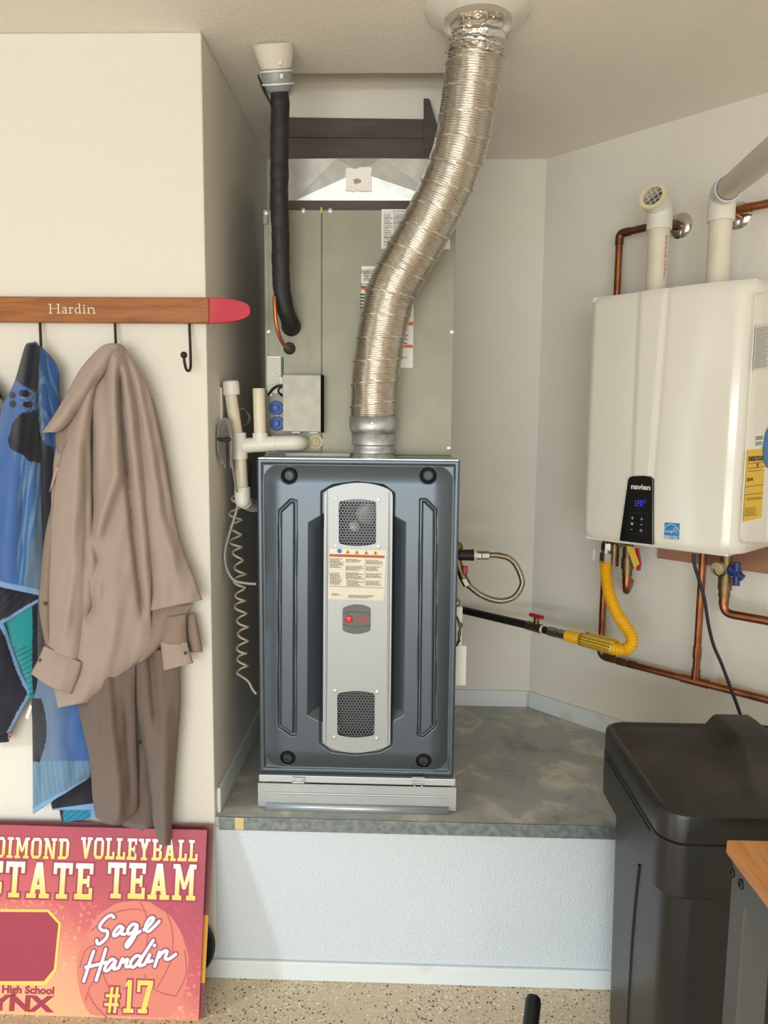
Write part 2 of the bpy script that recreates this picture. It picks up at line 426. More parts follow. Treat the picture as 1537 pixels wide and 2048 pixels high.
# raised platform
b = MB(); b.prism([(XL, YF, ZP-.03), (1.319, YF, ZP-.03), (XC, YB, ZP-.03), (XL, YB, ZP-.03)], (0, 0, .03))
struct(b.build('floor_platform', M_conc))
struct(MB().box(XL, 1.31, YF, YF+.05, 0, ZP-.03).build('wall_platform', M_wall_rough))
tr = struct(MB().box(XL+.012, 1.0, YF-.005, YF, ZP-.034, ZP+.002).build('trim_1', M_galv_edge, bevel=.001))
M_mask = flat('masking_tape', (206, 186, 132))
q0 = atY(471, 1633, YF); q1 = atY(489, 1657, YF)
MB().box(q0.x, q1.x, YF-.0062, YF-.005, q1.z, ZP+.0025).build('masking_tape', M_mask, tr)
struct(MB().box(XL-2.6, 1.28, YF-.011, YF, 0, .054).build('baseboard_front', M_trimw, bevel=.003))
struct(MB().box(XL, XL+.011, YF+.02, YB-.011, ZP, ZP+.07).build('baseboard_alcove', M_trimw, bevel=.003))
struct(MB().box(XL+.011, XC-.008, YB-.011, YB, ZP, ZP+.062).build('baseboard_back', M_trimw, bevel=.003))
b = MB(); b.prism([Wp(.006, 0, ZP), Wp(1.15, 0, ZP), Wp(1.15, .011, ZP), Wp(.006, .011, ZP)], (0, 0, .062))
struct(b.build('baseboard_right', M_trimw, bevel=.003))
# boxed opening above the coil: white back board, side board, brown boards
zb = atY(700, 236, OY1).z; zt = 2.8
struct(MB().box(OX0-.02, OX1, OY1, OY1+.02, zb-.03, zt).build('trim_2', M_wall))
struct(MB().box(OX1, OX1+.012, OY0, OY1+.02, atY(870, 290, OY0).z, H+.02).build('trim_3', M_ceil))
b = MB()   # unseen cap added over the opening to keep sky light out
b.box(OX0-.04, OX0-.02, OY0-.02, OY1+.32, H+.08, 2.8); b.box(OX1+.012, OX1+.03, OY0-.02, OY1+.32, H+.08, 2.8)
b.box(OX0-.04, OX1+.03, OY0-.04, OY0-.02, H+.08, 2.8); b.box(OX0-.04, OX1+.03, OY1+.30, OY1+.32, H+.08, 2.8); b.box(OX0-.04, OX1+.03, OY0-.04, OY1+.32, 2.8, 2.82)
struct(b.build('ceiling_light_stop', M_wall))
Yb_ = OY1-.012
q = lambda x, y, Y=Yb_: atY(x, y, Y)
b = MB(); b.prism([q(560, 234), q(862, 238), q(868, 276), q(560, 274)], (0, .011, 0))
tb = struct(b.build('trim_4', M_brown, bevel=.002))
b = MB(); Y2 = Yb_-.004; b.prism([atY(560, 274.5, Y2), atY(870, 276, Y2), atY(880, 322, Y2), atY(560, 322, Y2)], (0, .014, 0))
b.build('board', M_brown, tb, bevel=.002)
b = MB(); Y3 = Yb_-.006; b.prism([atY(848, 196, Y3), atY(859, 197, Y3), atY(880, 268, Y3), atY(880, 300, Y3), atY(848, 300, Y3)], (0, .016, 0))
b.build('board', M_brown, tb, bevel=.002)
# ================================================================== FURNACE
FX0, FX1, FY, FZ0, FZ1 = -.3883, .1432, 1.9162, .5606, 1.4256
furn = thing('furnace', 'dark slate blue furnace with silver centre strip on galvanised base', 'furnace', ((FX0+FX1)/2, FY+.3, FZ0))
F = px2(FY)
b = MB(); b.box(FX0+.004, FX1-.004, FY+.032, FY+.70, FZ0, FZ1-.003)
b.build('cabinet', M_slate_d, furn, bevel=.003)
# door: a pressed panel, modelled as a relief
def poly_sdf(PX, PZ, poly):
    d = np.full(PX.shape, 1e9); inside = np.zeros(PX.shape, bool); n = len(poly)
    for i in range(n):
        ax, ay = poly[i]; bx, by = poly[(i+1) % n]; ex, ey = bx-ax, by-ay
        t = np.clip(((PX-ax)*ex+(PZ-ay)*ey)/(ex*ex+ey*ey), 0, 1)
        d = np.minimum(d, np.hypot(PX-ax-t*ex, PZ-ay-t*ey))
        c = ((ay > PZ) != (by > PZ)) & (PX < (bx-ax)*(PZ-ay)/((by-ay) if by != ay else 1e-12)+ax); inside ^= c
    return np.where(inside, d, -d)
def sstep(a, b_, x): t = np.clip((x-a)/(b_-a), 0, 1); return t*t*(3-2*t)
def door_relief():
    nx, nz = 300, 488
    xs = np.linspace(FX0, FX1, nx); zs = np.linspace(FZ0+.002, FZ1, nz); PX, PZ = np.meshgrid(xs, zs)
    h = np.zeros(PX.shape)
    e0 = np.minimum(np.minimum(PX-FX0, FX1-PX), np.minimum(PZ-FZ0-.002, FZ1-PZ))
    rr_ = .07; qx = np.abs(PX-(FX0+FX1)/2)-((FX1-FX0)/2-rr_); qz = np.abs(PZ-(FZ0+.002+FZ1)/2)-((FZ1-FZ0-.002)/2-rr_)
    er = np.maximum(rr_-(np.hypot(np.maximum(qx, 0), np.maximum(qz, 0))+np.minimum(np.maximum(qx, qz), 0)), 0)
    e = e0
    h += .0055*(1-sstep(.010, .017, e)) - .003*(1-sstep(0, .004, e))
    h += .014*np.sin(np.clip((er-.012)/.058, 0, 1)*math.pi/2) - .009
    for pl in ([(560, 1022), (583, 1000), (593, 1003), (591, 1468), (584, 1468), (559, 1451)],
               [(842, 1000), (852, 1000), (872, 1020), (869, 1452), (846, 1471), (838, 1468)]):
        s = poly_sdf(PX, PZ, [F(*p) for p in pl])
        h -= .0065*(sstep(-.0045, -.001, s) - sstep(.0025, .006, s))
        h += .002*sstep(.003, .008, s)
    s = poly_sdf(PX, PZ, [F(*p) for p in ((617, 1045), (660, 1020), (770, 1020), (813, 1045), (809, 1428), (770, 1452), (660, 1452), (615, 1430))])
    h -= .026*np.clip(s/.034, 0, 1)
    for cx, cy in ((579, 951), (857, 951), (576, 1516), (848, 1522)):
        c = F(cx, cy); r = np.hypot(PX-c[0], PZ-c[1]); h -= .008*(1-sstep(.0185, .0225, r))
    s = poly_sdf(PX, PZ, [F(*p) for p in ((646, 985), (668, 972), (714, 966), (766, 972), (787, 988), (782, 1488), (760, 1500), (712, 1506), (664, 1500), (643, 1484))])
    h -= .005*(sstep(-.006, -.0005, s))
    for (x0, y0, x1, y1) in ((682, 1004, 750, 1088), (680, 1388, 746, 1470)):
        a = F(x0, y0); c = F(x1, y1); s = poly_sdf(PX, PZ, [a, (c[0], a[1]), c, (a[0], c[1])])
        h -= .11*sstep(0, .002, s)
    pts = [[(PX[i, j], FY-h[i, j], PZ[i, j]) for j in range(nx)] for i in range(nz)]
    b = MB(); b.grid(pts)
    # returned edges
    n = len(b.v); edge = [pts[0][j] for j in range(nx)] + [pts[i][-1] for i in range(nz)] + [pts[-1][j] for j in range(nx-1, -1, -1)] + [pts[i][0] for i in range(nz-1, -1, -1)]
    k = len(edge); b.add(edge + [(p[0], FY+.034, p[2]) for p in edge], [(i, i+k, (i+1) % k+k, (i+1) % k) for i in range(k)])
    return b
door = recalc(door_relief().build('door_panel', M_slate, furn, smooth=50))
lab(door, 'dark slate blue pressed steel door')
# black panels painting in the shade behind the grilles, plus blower parts
for (x0, y0, x1, y1), nm in (((682, 1004, 750, 1088), 0), ((680, 1388, 746, 1470), 1)):
    a = F(x0, y0); c = F(x1, y1); b = MB()
    b.box(a[0]+.001, c[0]-.001, FY+.088, FY+.092, c[1]+.001, a[1]-.001)
    ln = b.build('vent_shade_panel', M_dark, furn)
    if nm == 0:
        b = MB(); b.lathe(((a[0]+c[0])/2+.022, FY+.030, (a[1]+c[1])/2+.026), (.5, -.8, -.3), [(.034, 0), (.030, .014), (.012, .02)], 18)
        b.lathe(((a[0]+c[0])/2-.012, FY+.026, (a[1]+c[1])/2-.012), (.2, -1, .1), [(.014, 0), (.014, .012), (.006, .016)], 14)
        b.build('inducer_motor', mat('bright_steel', (226, 226, 228), .5, .5), ln, smooth=40)
# silver centre strip with two windows
SY = FY-.009
SF = px2(SY)
def arch(x0, x1, yt, yb, bow, r, n=10):
    """rounded window outline in pixels with bowed top and bottom"""
    out = []
    for i in range(n+1): t = i/n; out.append((x0+r+(x1-x0-2*r)*t, yt+bow*(2*t-1)**2))
    out.append((x1-r*.3, yt+bow+r*.3)); out.append((x1, yt+bow+r))
    out.append((x1-.5, yb-bow-r)); out.append((x1-r*.3, yb-bow-r*.3))
    for i in range(n+1): t = i/n; out.append((x1-r-(x1-x0-2*r)*t, yb-bow*(2*t-1)**2))
    out.append((x0+r*.3, yb-bow-r*.3)); out.append((x0, yb-bow-r)); out.append((x0, yt+bow+r)); out.append((x0+r*.3, yt+bow+r*.3))
    return out
outer = []
for p in [(649, 991), (651, 983), (657, 978)] + [(657+(778-657)*i/12, 978-12.5*(1-(2*i/12-1)**2)) for i in range(1, 12)] + [(778, 979), (784, 984), (786, 993), (781, 1483), (779, 1489), (774, 1493)] + [(774-(774-652)*i/12, 1493+12*(1-(2*i/12-1)**2)) for i in range(1, 12)] + [(652, 1490), (647, 1486), (646, 1478)]:
    outer.append(SF(*p))
w1 = [SF(*p) for p in arch(678, 753, 998, 1092, 4, 5)]; w2 = [SF(*p) for p in arch(675, 750, 1382, 1475, 4, 5)]
strip = curve_poly([outer, w1, w2], frY(SY+.004), .004).build('center_panel', M_silver, furn, bevel=.0012)
lab(strip, 'silver centre strip with two honeycomb vents')
for x in (655, 779):
    p0 = SF(x, 980 if x < 700 else 983); p1 = SF(x-3, 1490); pts = [(p0[0], SY, p0[1]), (p1[0], SY, p1[1])]
    b = MB(); b.tube([Vector(pts[0]).lerp(Vector(pts[1]), i/4) for i in range(5)], [.0015, .0028, .0028, .0028, .0015], 8); b.build('rib', M_silver, strip, smooth=60)
for x, y in ((673, 997), (759, 999), (672, 1092), (758, 1093), (670, 1382), (755, 1384), (669, 1475), (754, 1477)):
    c = SF(x, y); screw(strip, (c[0], SY, c[1]), (0, -1, 0), .0045)
def honeycomb(x0, y0, x1, y1):
    a = SF(x0, y0); c = SF(x1, y1); p = .0083; b = MB(); Yg = SY+.007
    rows = int((a[1]-c[1])/(p*.866))+2; cols = int((c[0]-a[0])/p)+2
    for j in range(rows):
        for i in range(cols):
            cx = a[0]+(i+(.5 if j % 2 else 0))*p; cz = c[1]+j*p*.866
            vs = []
            for k in range(12):
                an = math.radians(30*k); R = p*.5774 if k % 2 else p*.5; an += 0
                vs.append((cx+R*math.cos(an), Yg, cz+R*math.sin(an)))
            for k in range(12): vs.append((cx+p*.385*math.cos(math.radians(30*k)), Yg, cz+p*.385*math.sin(math.radians(30*k))))
            for k in range(12): vs.append((cx+p*.385*math.cos(math.radians(30*k)), Yg+.0015, cz+p*.385*math.sin(math.radians(30*k))))
            fs = [(k, (k+1) % 12, 12+(k+1) % 12, 12+k) for k in range(12)] + [(12+k, 12+(k+1) % 12, 24+(k+1) % 12, 24+k) for k in range(12)]
            if a[0]-p*.3 < cx < c[0]+p*.3 and c[1]-p*.3 < cz < a[1]+p*.3: b.add(vs, fs)
    return b
lab(honeycomb(676, 996, 755, 1094).build('grille', M_grille, strip), 'upper honeycomb vent showing the inducer behind')
lab(honeycomb(673, 1380, 752, 1477).build('grille', M_grille, strip), 'lower dark honeycomb vent')
# warning label
LF = frY(SY-.0008)
def lp(x, y): return px2(SY-.0008)(x, y)
pl = [lp(*p) for p in ((660, 1097), (773, 1101), (768, 1201), (656, 1198))]
wl = curve_poly([pl], frY(SY), .0008).build('warning_label', mat('cream_label', (222, 216, 200), .3, coat=.3), strip)
def lq(x0, y0, x1, y1, h=.0006):
    return MB().add([LF(*lp(x0, y0), h), LF(*lp(x1, y0+(x1-x0)*.03), h), LF(*lp(x1-1, y1+(x1-x0)*.03), h), LF(*lp(x0-1, y1), h)], [(0, 1, 2, 3)])
lq(660, 1108, 770, 1113).build('heading_band', M_rust, wl)
b = MB(); c = lp(679.5, 1102); disc(LF, c[0], c[1], .006).build('mandatory_symbol', M_bluei, wl)
for x, y in ((696, 1104), (714.5, 1105), (733, 1105.5), (751.5, 1106)):
    c = lp(x, y); b = MB().add([LF(c[0]-.0068, c[1]-.0045, .0006), LF(c[0]+.0068, c[1]-.0045, .0006), LF(c[0], c[1]+.007, .0006)], [(0, 1, 2)])
    tri = b.build('hazard_triangle', M_yellow, wl)
    MB().add([LF(c[0]-.002, c[1]-.003, .0009), LF(c[0]+.002, c[1]-.003, .0009), LF(c[0]+.0008, c[1]+.003, .0009), LF(c[0]-.0008, c[1]+.003, .0009)], [(0, 1, 2, 3)]).build('symbol', M_ink, tri)
b = MB()
for i, (x0, x1, y0, rows) in enumerate(((660, 688, 1117, 8), (692, 729, 1118, 3), (692, 729, 1132, 4), (692, 729, 1145, 6), (733, 768, 1120, 4), (733, 768, 1133, 4), (733, 768, 1147, 4), (660, 688, 1146, 10), (694, 728, 1161, 5), (733, 768, 1162, 4), (664, 682, 1187, 2), (697, 764, 1190, 3))):
    a = lp(x0, y0); c = lp(x1, y0); b = merge(b, textrows(LF, a[0], c[0], a[1], rows, .0032, .0014, i, gap=.007))
b = merge(b, lq(731, 1117, 731.6, 1172), lq(660, 1172, 768, 1172.6))
b.build('printed_text', M_ink, wl)
# badge
BF = frY(SY-.0012); bq = lambda x, y: px2(SY-.0012)(x, y)
bp = [bq(*p) for p in arch(685.5, 742, 1209, 1268, 4.5, 6)]
bd = curve_poly([bp], frY(SY), .0016).build('badge', M_badge, strip, bevel=.0006)
BF2 = frY(SY-.0018)
c0 = bq(686, 1228.5); c1 = bq(714, 1223.5); c2 = bq(742, 1229.5); ribbon(BF2, [c0, ((c0[0]+c1[0])/2, c1[1]-.0012), c1, ((c2[0]+c1[0])/2, c1[1]-.0014), c2], .0009).build('badge_line', M_ink, bd)
c0 = bq(686, 1248.5); c1 = bq(714, 1253.5); c2 = bq(742, 1249.5); ribbon(BF2, [c0, ((c0[0]+c1[0])/2, c1[1]+.0012), c1, ((c2[0]+c1[0])/2, c1[1]+.0014), c2], .0009).build('badge_line', M_ink, bd)
c = bq(698, 1238); b = MB(); b.ball((c[0], SY-.0018, c[1]), .0105, 18, (1, .28, 1)); em = b.build('emblem_disc', M_redlogo, bd, smooth=60)
EFr = frY(SY-.0052)
merge(ribbon(EFr, [(c[0]-.006, c[1]+.003), (c[0]-.001, c[1]+.0055), (c[0]+.004, c[1]+.002), (c[0]+.001, c[1]-.006)], .0013), ribbon(EFr, [(c[0]-.003, c[1]+.001), (c[0]+.0005, c[1]+.002), (c[0]-.001, c[1]-.006)], .001)).build('emblem_mark', mat('pale_red', (236, 120, 104), .3), bd)
a = bq(710.5, 1242.5); d = bq(737, 1233.5); text('TRANE', (a[0], a[1], d[0], d[1]), BF2, .0008, bold=.02).build('lettering', M_redlogo, bd)
# quarter-turn latches
for x, y in ((579, 951), (857, 951), (576, 1516), (848, 1522)):
    c = F(x, y); kz = FY+.006
    b = MB(); b.lathe((c[0], kz, c[1]), (0, -1, 0), [(.0185, 0), (.0185, .006), (.0165, .0085), (.0155, .006), (.0140, .003), (.006, .003)], 28)
    kn = b.build('latch', M_black, furn, smooth=35)
    b = MB(); b.lathe((c[0], kz-.003, c[1]), (0, -1, 0), [(.0125, 0), (.0125, .005), (.011, .0062), (.006, .0062), (.006, .003), (.0025, .003)], 6 if False else 24); b.build('knob', mat('latch_black', (34, 35, 37), .35), kn, smooth=35)
    b = MB()
    for k in range(6):
        a = k*math.pi/3; p = Vector((c[0]+math.cos(a)*.0085, kz-.0094, c[1]+math.sin(a)*.0085)); b.box(p.x-.0012, p.x+.0012, p.y-.001, p.y+.001, p.z-.0012, p.z+.0012)
    b.build('grip', M_black, kn)
# galvanised top flange
MB().box(FX0+.004, FX1-.004, FY+.005, FY+.12, FZ1-.003, FZ1+.0015).build('top_flange', M_galv, furn)
b = MB(); b.box(FX0+.06, FX0+.24, FY+.09, FY+.11, FZ1+.0015, FZ1+.012); b.build('sealant_bead', mat('silicone', (200, 196, 186), .25, bump=(60, .6, .006)), furn, bevel=.004)
# side gland plates on the left cheek
for y0, y1 in ((1156, 1180), (1374, 1400)):
    p = atY(513, y0, FY+.06); p2 = atY(513, y1, FY+.06)
    MB().box(FX0-.004, FX0+.004, FY+.045, FY+.075, p2.z, p.z).build('cable_gland', M_plate, furn, bevel=.002)

# ---------------- galvanised filter base below the furnace
GZ1 = FZ0; BY = 1.908
M_galv_sheet0 = mat('galvanised_rail', (196, 202, 208), .36, .7)
base = thing('filter_base', 'galvanised steel filter base with hinged door under the furnace', 'filter base', ((FX0+FX1)/2, BY+.3, ZP))
MB().box(FX0+.004, FX1-.004, BY+.03, BY+.69, ZP, GZ1).build('housing', M_galv, base)
a = atY(514, 1564, BY).z
bm = MB().box(FX0-.001, FX1+.006, BY+.002, BY+.034, a, GZ1-.001); bm.build('upper_rail', M_galv_sheet0, base, bevel=.0015)
dz0 = ZP+.012
M_galv_sheet = mat('galvanised_sheet', (186, 190, 193), .42, .62, var=(9, (178, 182, 186), .35, .65))
dd = MB().box(FX0-.003, FX1+.008, BY-.003, BY-.0015, dz0-.004, a-.0015).build('door', M_galv_sheet, base)
zr = atY(700, 1588, BY).z; b = MB(); n_ = 12
b.tube([(FX0+.012+(FX1-FX0-.020)*i/n_, BY-.003, zr) for i in range(n_+1)], [.0022]+[.0034]*(n_-1)+[.0022], 12); b.build('pressed_rib', M_galv_sheet, dd, smooth=60)
zg_ = atY(700, 1613, BY).z
MB().box(FX0+.026, FX1-.014, BY-.0036, BY-.003, zg_-.004, zg_+.006).build('recess_shade', mat('galvanised_shade', (150, 158, 156), .5, .6), dd, bevel=.0003)  # raised strip, recess shade put into its darker colour
b = MB(); zl = dz0-.002
prof = [(-.003, zl+.009), (-.009, zl+.006), (-.012, zl+.001), (-.012, zl-.008), (-.008, zl-.0105), (-.003, zl-.0105)]
b.grid([[(x, BY+dy, z) for x in (FX0+.020, FX1-.012)] for dy, z in prof]); b.build('pull_lip', M_galv_sheet, dd, smooth=25, solid=.001)
for x in (597, 837):
    c = atY(x, 1562, BY); cx = c.x
    b = MB(); b.box(cx-.017, cx+.017, BY-.0035, BY+.003, c.z-.001, c.z+.012); b.tube([(cx-.017, BY-.004, c.z-.002), (cx+.017, BY-.004, c.z-.002)], .003, 10)
    hg = b.build('hinge', M_galv, base, smooth=40)
    for dx in (-.010, .010):
        screw(hg, (cx+dx, BY-.0035, c.z+.006), (0, -1, 0), .0026, name='rivet'); screw(hg, (cx+dx, BY-.003, c.z-.014), (0, -1, 0), .0022, name='rivet')

# ================================================================== COIL CABINET
CY = 2.05
K = px2(CY)
CX0, CX1 = -.389, .128; CZ0, CZ1 = FZ1+.0018, 2.088
coil = thing('coil_cabinet', 'olive grey coil cabinet with labels standing on top of the furnace', 'coil cabinet', ((CX0+CX1)/2, CY+.25, CZ0))
MB().box(CX0, CX1, CY+.006, CY+.52, CZ0, CZ1).build('housing', M_olive, coil)
sx = K(644, 640)[0]
MB().box(CX0+.012, sx-.0015, CY, CY+.006, CZ0+.012, CZ1-.002).build('access_panel', M_olive, coil, bevel=.0012)
MB().box(sx+.0015, CX1, CY-.001, CY+.006, CZ0+.006, CZ1-.002).build('access_panel', M_olive, coil, bevel=.0012)
MB().box(CX0-.001, CX0+.011, CY-.002, CY+.004, K(535, 448)[1], CZ1-.001).build('corner_flange', M_olive, coil, bevel=.001)
MB().box(CX0+.002, CX1-.004, CY-.03, CY+.004, CZ0, CZ0+.004).build('bottom_flange', M_olive, coil, bevel=.001)
for x, y in ((533, 425), (607, 421), (661, 421), (537, 662), (905, 663), (540, 788), (899, 896)):
    c = K(x, y); screw(coil, (c[0], CY-.001, c[1]), (0, -1, 0), .005)
MB().box(sx-.003, sx+.001, CY-.002, CY+.002, K(644, 427)[1], K(644, 415)[1]).build('seam_tab', M_yellow, coil)
KF = frY(CY-.0015)
def label_on(parent, name, x0, y0, x1, y1, r=.002, h=.0007, m=None):
    a = K(x0, y1); c = K(x1, y0); return curve_poly([rrect(a[0], a[1], c[0], c[1], r)], frY(CY-.001), h).build(name, m or M_label, parent), a, c
# chart label
cl, a, c = label_on(coil, 'rating_chart_label', 763, 419, 902, 498, .001)
b = MB()
for i in range(7): y = c[1]-.010-i*.0125; b = merge(b, quad(KF, a[0]+.006, y, c[0]-.006, y+.0006))
for t in (0, .15, .21, .26, .32, .5, .7, .9, .937): x = a[0]+.006+(c[0]-a[0]-.012)*t/.937; b = merge(b, quad(KF, x, a[1]+.035, x+.0006, c[1]-.009))
b = merge(b, textrows(KF, a[0]+.03, a[0]+.09, c[1]-.004, 1, .003, .0016, 3), textrows(KF, a[0]+.008, a[0]+.03, c[1]-.014, 14, .0045, .0018, 4), textrows(KF, a[0]+.034, a[0]+.17, c[1]-.014, 14, .0045, .0018, 5, gap=.006), textrows(KF, a[0]+.006, a[0]+.03, a[1]+.03, 5, .005, .0016, 6))
b = merge(b, textrows(KF, c[0]-.05, c[0]-.016, a[1]+.01, 2, .004, .0016, 7))
b.build('printed_text', M_inkg, cl)
# safety label with orange bands
sl_, a, c = label_on(coil, 'safety_label', 722, 533, 829, 735, .003)
b = MB()
for y in (575.5, 645, 650.5, 690.5):
    pass
for y0, y1 in ((573, 580), (643.5, 650.5), (689, 695)):
    p = K(722, y1)[1]; p2 = K(722, y0)[1]; quad(KF, a[0]+.0005, p, c[0]-.0005, p2).build('orange_band', M_orange, sl_)
cc = K(733.5, 549)
b = merge(ring2(KF, cc[0], cc[1], .0075, .0088), text('UL', (cc[0]-.0048, cc[1]-.0055, cc[0]+.0048, cc[1]+.0055), KF, .0006, bold=.02))
p = K(727, 552); b = merge(b, text('C', (p[0]-.003, p[1]-.001, p[0]-.0005, p[1]+.003), KF, .0006))
p = K(741, 552); b = merge(b, text('US', (p[0]+.0005, p[1]-.001, p[0]+.006, p[1]+.003), KF, .0006))
p = K(727, 561.5); p2 = K(741, 556.5); b = merge(b, text('LISTED', (p[0], p[1], p2[0], p2[1]), KF, .0006, bold=.02))
b = merge(b, textrows(KF, K(725, 0)[0], K(760, 0)[0], K(0, 537)[1], 3, .004, .0016, 11), textrows(KF, K(725, 0)[0], K(760, 0)[0], K(0, 564)[1], 4, .0033, .0014, 12))
b = merge(b, textrows(KF, K(725, 0)[0], K(826, 0)[0], K(0, 584)[1], 5, .0085, .0045, 13, gap=.02), textrows(KF, K(725, 0)[0], K(827, 0)[0], K(0, 612)[1], 8, .0055, .0028, 14), textrows(KF, K(725, 0)[0], K(826, 0)[0], K(0, 653)[1], 9, .0053, .0025, 15), textrows(KF, K(725, 0)[0], K(826, 0)[0], K(0, 698)[1], 6, .0048, .0022, 16), textrows(KF, K(725, 0)[0], K(808, 0)[0], K(0, 719)[1], 3, .0048, .0018, 17))
b.build('printed_text', M_ink, sl_)
# small notice with green stripe
nl, a, c = label_on(coil, 'notice_label', 536, 713, 569, 786, .001)
xg = K(562, 740)[0]
quad(KF, xg, K(0, 750)[1], c[0]-.0008, c[1]-.0005).build('green_stripe', M_greeni, nl)
NF = lambda u, v, h=0: KF(c[0]-.003-v, c[1]-.004-u, h)   # text runs downwards
b = text('IMPORTANT', (.002, .0005, .040, .0055), lambda u, v, h=0: KF(c[0]-.0065+v, c[1]-.006-u, h), .0006)
b.build('lettering', M_label, nl)
b = MB(); rnd = random.Random(5); x = a[0]+.003
while x < xg-.004:
    y = c[1]-.004; lim = a[1]+.004+rnd.uniform(0, .012)
    while y > lim:
        l = rnd.uniform(.003, .009); b = merge(b, quad(KF, x, max(y-l, lim), x+.0013, y)); y -= l+.0016
    x += .0036
b.build('printed_text', M_inkg, nl)
# embossed vertical lettering
a = K(613, 735); c = K(628, 668); ez = c[1]
text('Comfort\u2122Coil', (0, 0, c[1]-a[1], .016), lambda u, v, h=0: Vector((a[0]+.0005+v, CY-.0002-h, ez-u)), .0008).build('embossed_lettering', mat('olive_emboss', (140, 138, 124), .45, .3), coil)
# sheet metal cover over the wiring
a = K(566, 862); c = K(643, 750)
bxY = 2.006; kb = px2(bxY); a = kb(566, 863); c = kb(645, 750)
cv = MB().box(a[0], c[0]-.004, bxY, CY, a[1], c[1]).build('wiring_cover', M_olive_box, coil, bevel=.0015)
MB().box(c[0]-.004, c[0], bxY+.008, CY, a[1]-.002, c[1]+.001).build('cover_edge', M_dark, cv)
for x in (590, 626):
    p = kb(x, 866); MB().box(p[0]-.012, p[0]+.012, bxY+.02, CY-.001, p[1]-.001, p[1]+.004).build('cover_tab', M_plate, cv)
# blue plugs
for x, y in ((553, 816), (554.5, 847)):
    p = K(x, y); b = MB(); b.lathe((p[0], CY-.0005, p[1]), (0, -1, 0), [(.020, 0), (.020, .003), (.018, .005), (.0145, .005), (.013, .002), (.0085, .002), (.0085, .009), (.007, .0105), (.001, .0105)], 24); lab(b.build('drain_plug', M_bluecap, coil, smooth=35), 'blue plastic plug')
p = K(554, 832); MB().box(p[0]-.0045, p[0]+.0045, CY-.002, CY, p[1]-.012, p[1]+.012).build('plug_link', M_olive_box, coil)
# drain outlet plate with brass plug
p = K(632, 884); q_ = K(603, 884)
b = MB(); b.lathe((p[0], CY-.0005, p[1]), (0, -1, 0), [(.020, 0), (.020, .002), (.016, .003)], 24); b.lathe((q_[0], CY-.0005, q_[1]), (0, -1, 0), [(.022, 0), (.022, .002), (.019, .003)], 24); b.box(q_[0], p[0], CY-.0025, CY, p[1]-.006, p[1]+.006)
pt = b.build('outlet_plate', mat('cream_plastic', (206, 196, 164), .45), coil, smooth=35)
b = MB(); b.lathe((p[0], CY-.003, p[1]), (0, -1, 0), [(.0135, 0), (.0135, .004), (.012, .0055), (.001, .0055)], 8); b.box(p[0]-.002, p[0]+.002, CY-.0115, CY-.008, p[1]-.009, p[1]+.009); lab(b.build('drain_plug', mat('cream_plug', (190, 178, 134), .45), pt, smooth=30), 'cream threaded plug')
# grommets for the refrigerant lines
p = K(583, 653); b = MB(); b.lathe((p[0], CY-.001, p[1]), (0, -1, 0), [(.0265, 0), (.0265, .004), (.024, .006), (.019, .004)], 28); b.build('grommet', M_black, coil, smooth=40)
p = K(579.5, 697); b = MB(); b.lathe((p[0], CY-.001, p[1]), (0, -1, 0), [(.0165, 0), (.0165, .003), (.014, .005), (.006, .003)], 24); b.build('grommet', M_black, coil, smooth=40)
# short dark cable looping out of the wiring cover
c1 = [atY(x, y, Y) for x, y, Y in ((567, 771, 2.02), (556, 772, 2.02), (546, 778, 2.03), (537, 790, 2.04))]
MB().tube(catmull(c1), .0035, 8).build('cable', M_cordb, coil, smooth=60)
c1 = [atY(x, y, Y) for x, y, Y in ((568, 772, 2.02), (560, 776, 2.02), (557, 783, 2.02), (563, 790, 2.03), (569, 793, 2.04))]
MB().tube(catmull(c1), .003, 8).build('cable', M_cordb, coil, smooth=60)

# ================================================================== PLENUM
PY = 2.085
Kp = px2(PY)
pa = Kp(560, 402); pc = Kp(868, 318); PX0, PX1 = CX0+.03, CX1-.03
plen = thing('supply_plenum', 'bright galvanised plenum with cross-broken face above the coil cabinet', 'plenum', ((PX0+PX1)/2, PY+.2, CZ1))
zb0, zt0 = pa[1], pc[1]
MB().box(PX0, PX1, PY+.006, PY+.42, CZ1, zt0).build('housing', M_galv_soft, plen)
cxp, czp = Kp(718, 346)
Lb, Rb = Kp(588, 398), Kp(846, 396)
cen = (cxp, PY-.010, czp)
sl1 = (Lb[1]-czp)/(Lb[0]-cxp); xtl, xtr = Kp(672, 319)[0], Kp(766, 319)[0]
b = MB()
P_ = {'bl': (PX0, PY, zb0), 'br': (PX1, PY, zb0), 'tl': (PX0, PY, zt0), 'tr': (PX1, PY, zt0), 'xl': (xtl, PY-.005, zt0), 'xr': (xtr, PY-.005, zt0), 'c': cen, 'l2': (Lb[0], PY, zb0), 'r2': (Rb[0], PY, zb0)}
nm = list(P_); ix = {k: i for i, k in enumerate(nm)}
b.add([P_[k] for k in nm], [tuple(ix[k] for k in f) for f in (('l2', 'r2', 'c'), ('bl', 'l2', 'c', 'xl', 'tl'), ('r2', 'br', 'tr', 'xr', 'c'), ('xl', 'c', 'xr'))])
b.build('front_face', M_galv_soft, plen)
MB().box(PX0-.02, PX1+.02, PY-.006, PY+.012, CZ1, zb0).build('brown_strip', M_brown, plen, bevel=.001)  # plain brown strip between coil cabinet and plenum face
PF = frY(cen[1]-.0005)
a = px2(cen[1])(692, 382); c = px2(cen[1])(743, 336)
rnd = random.Random(3); out = []
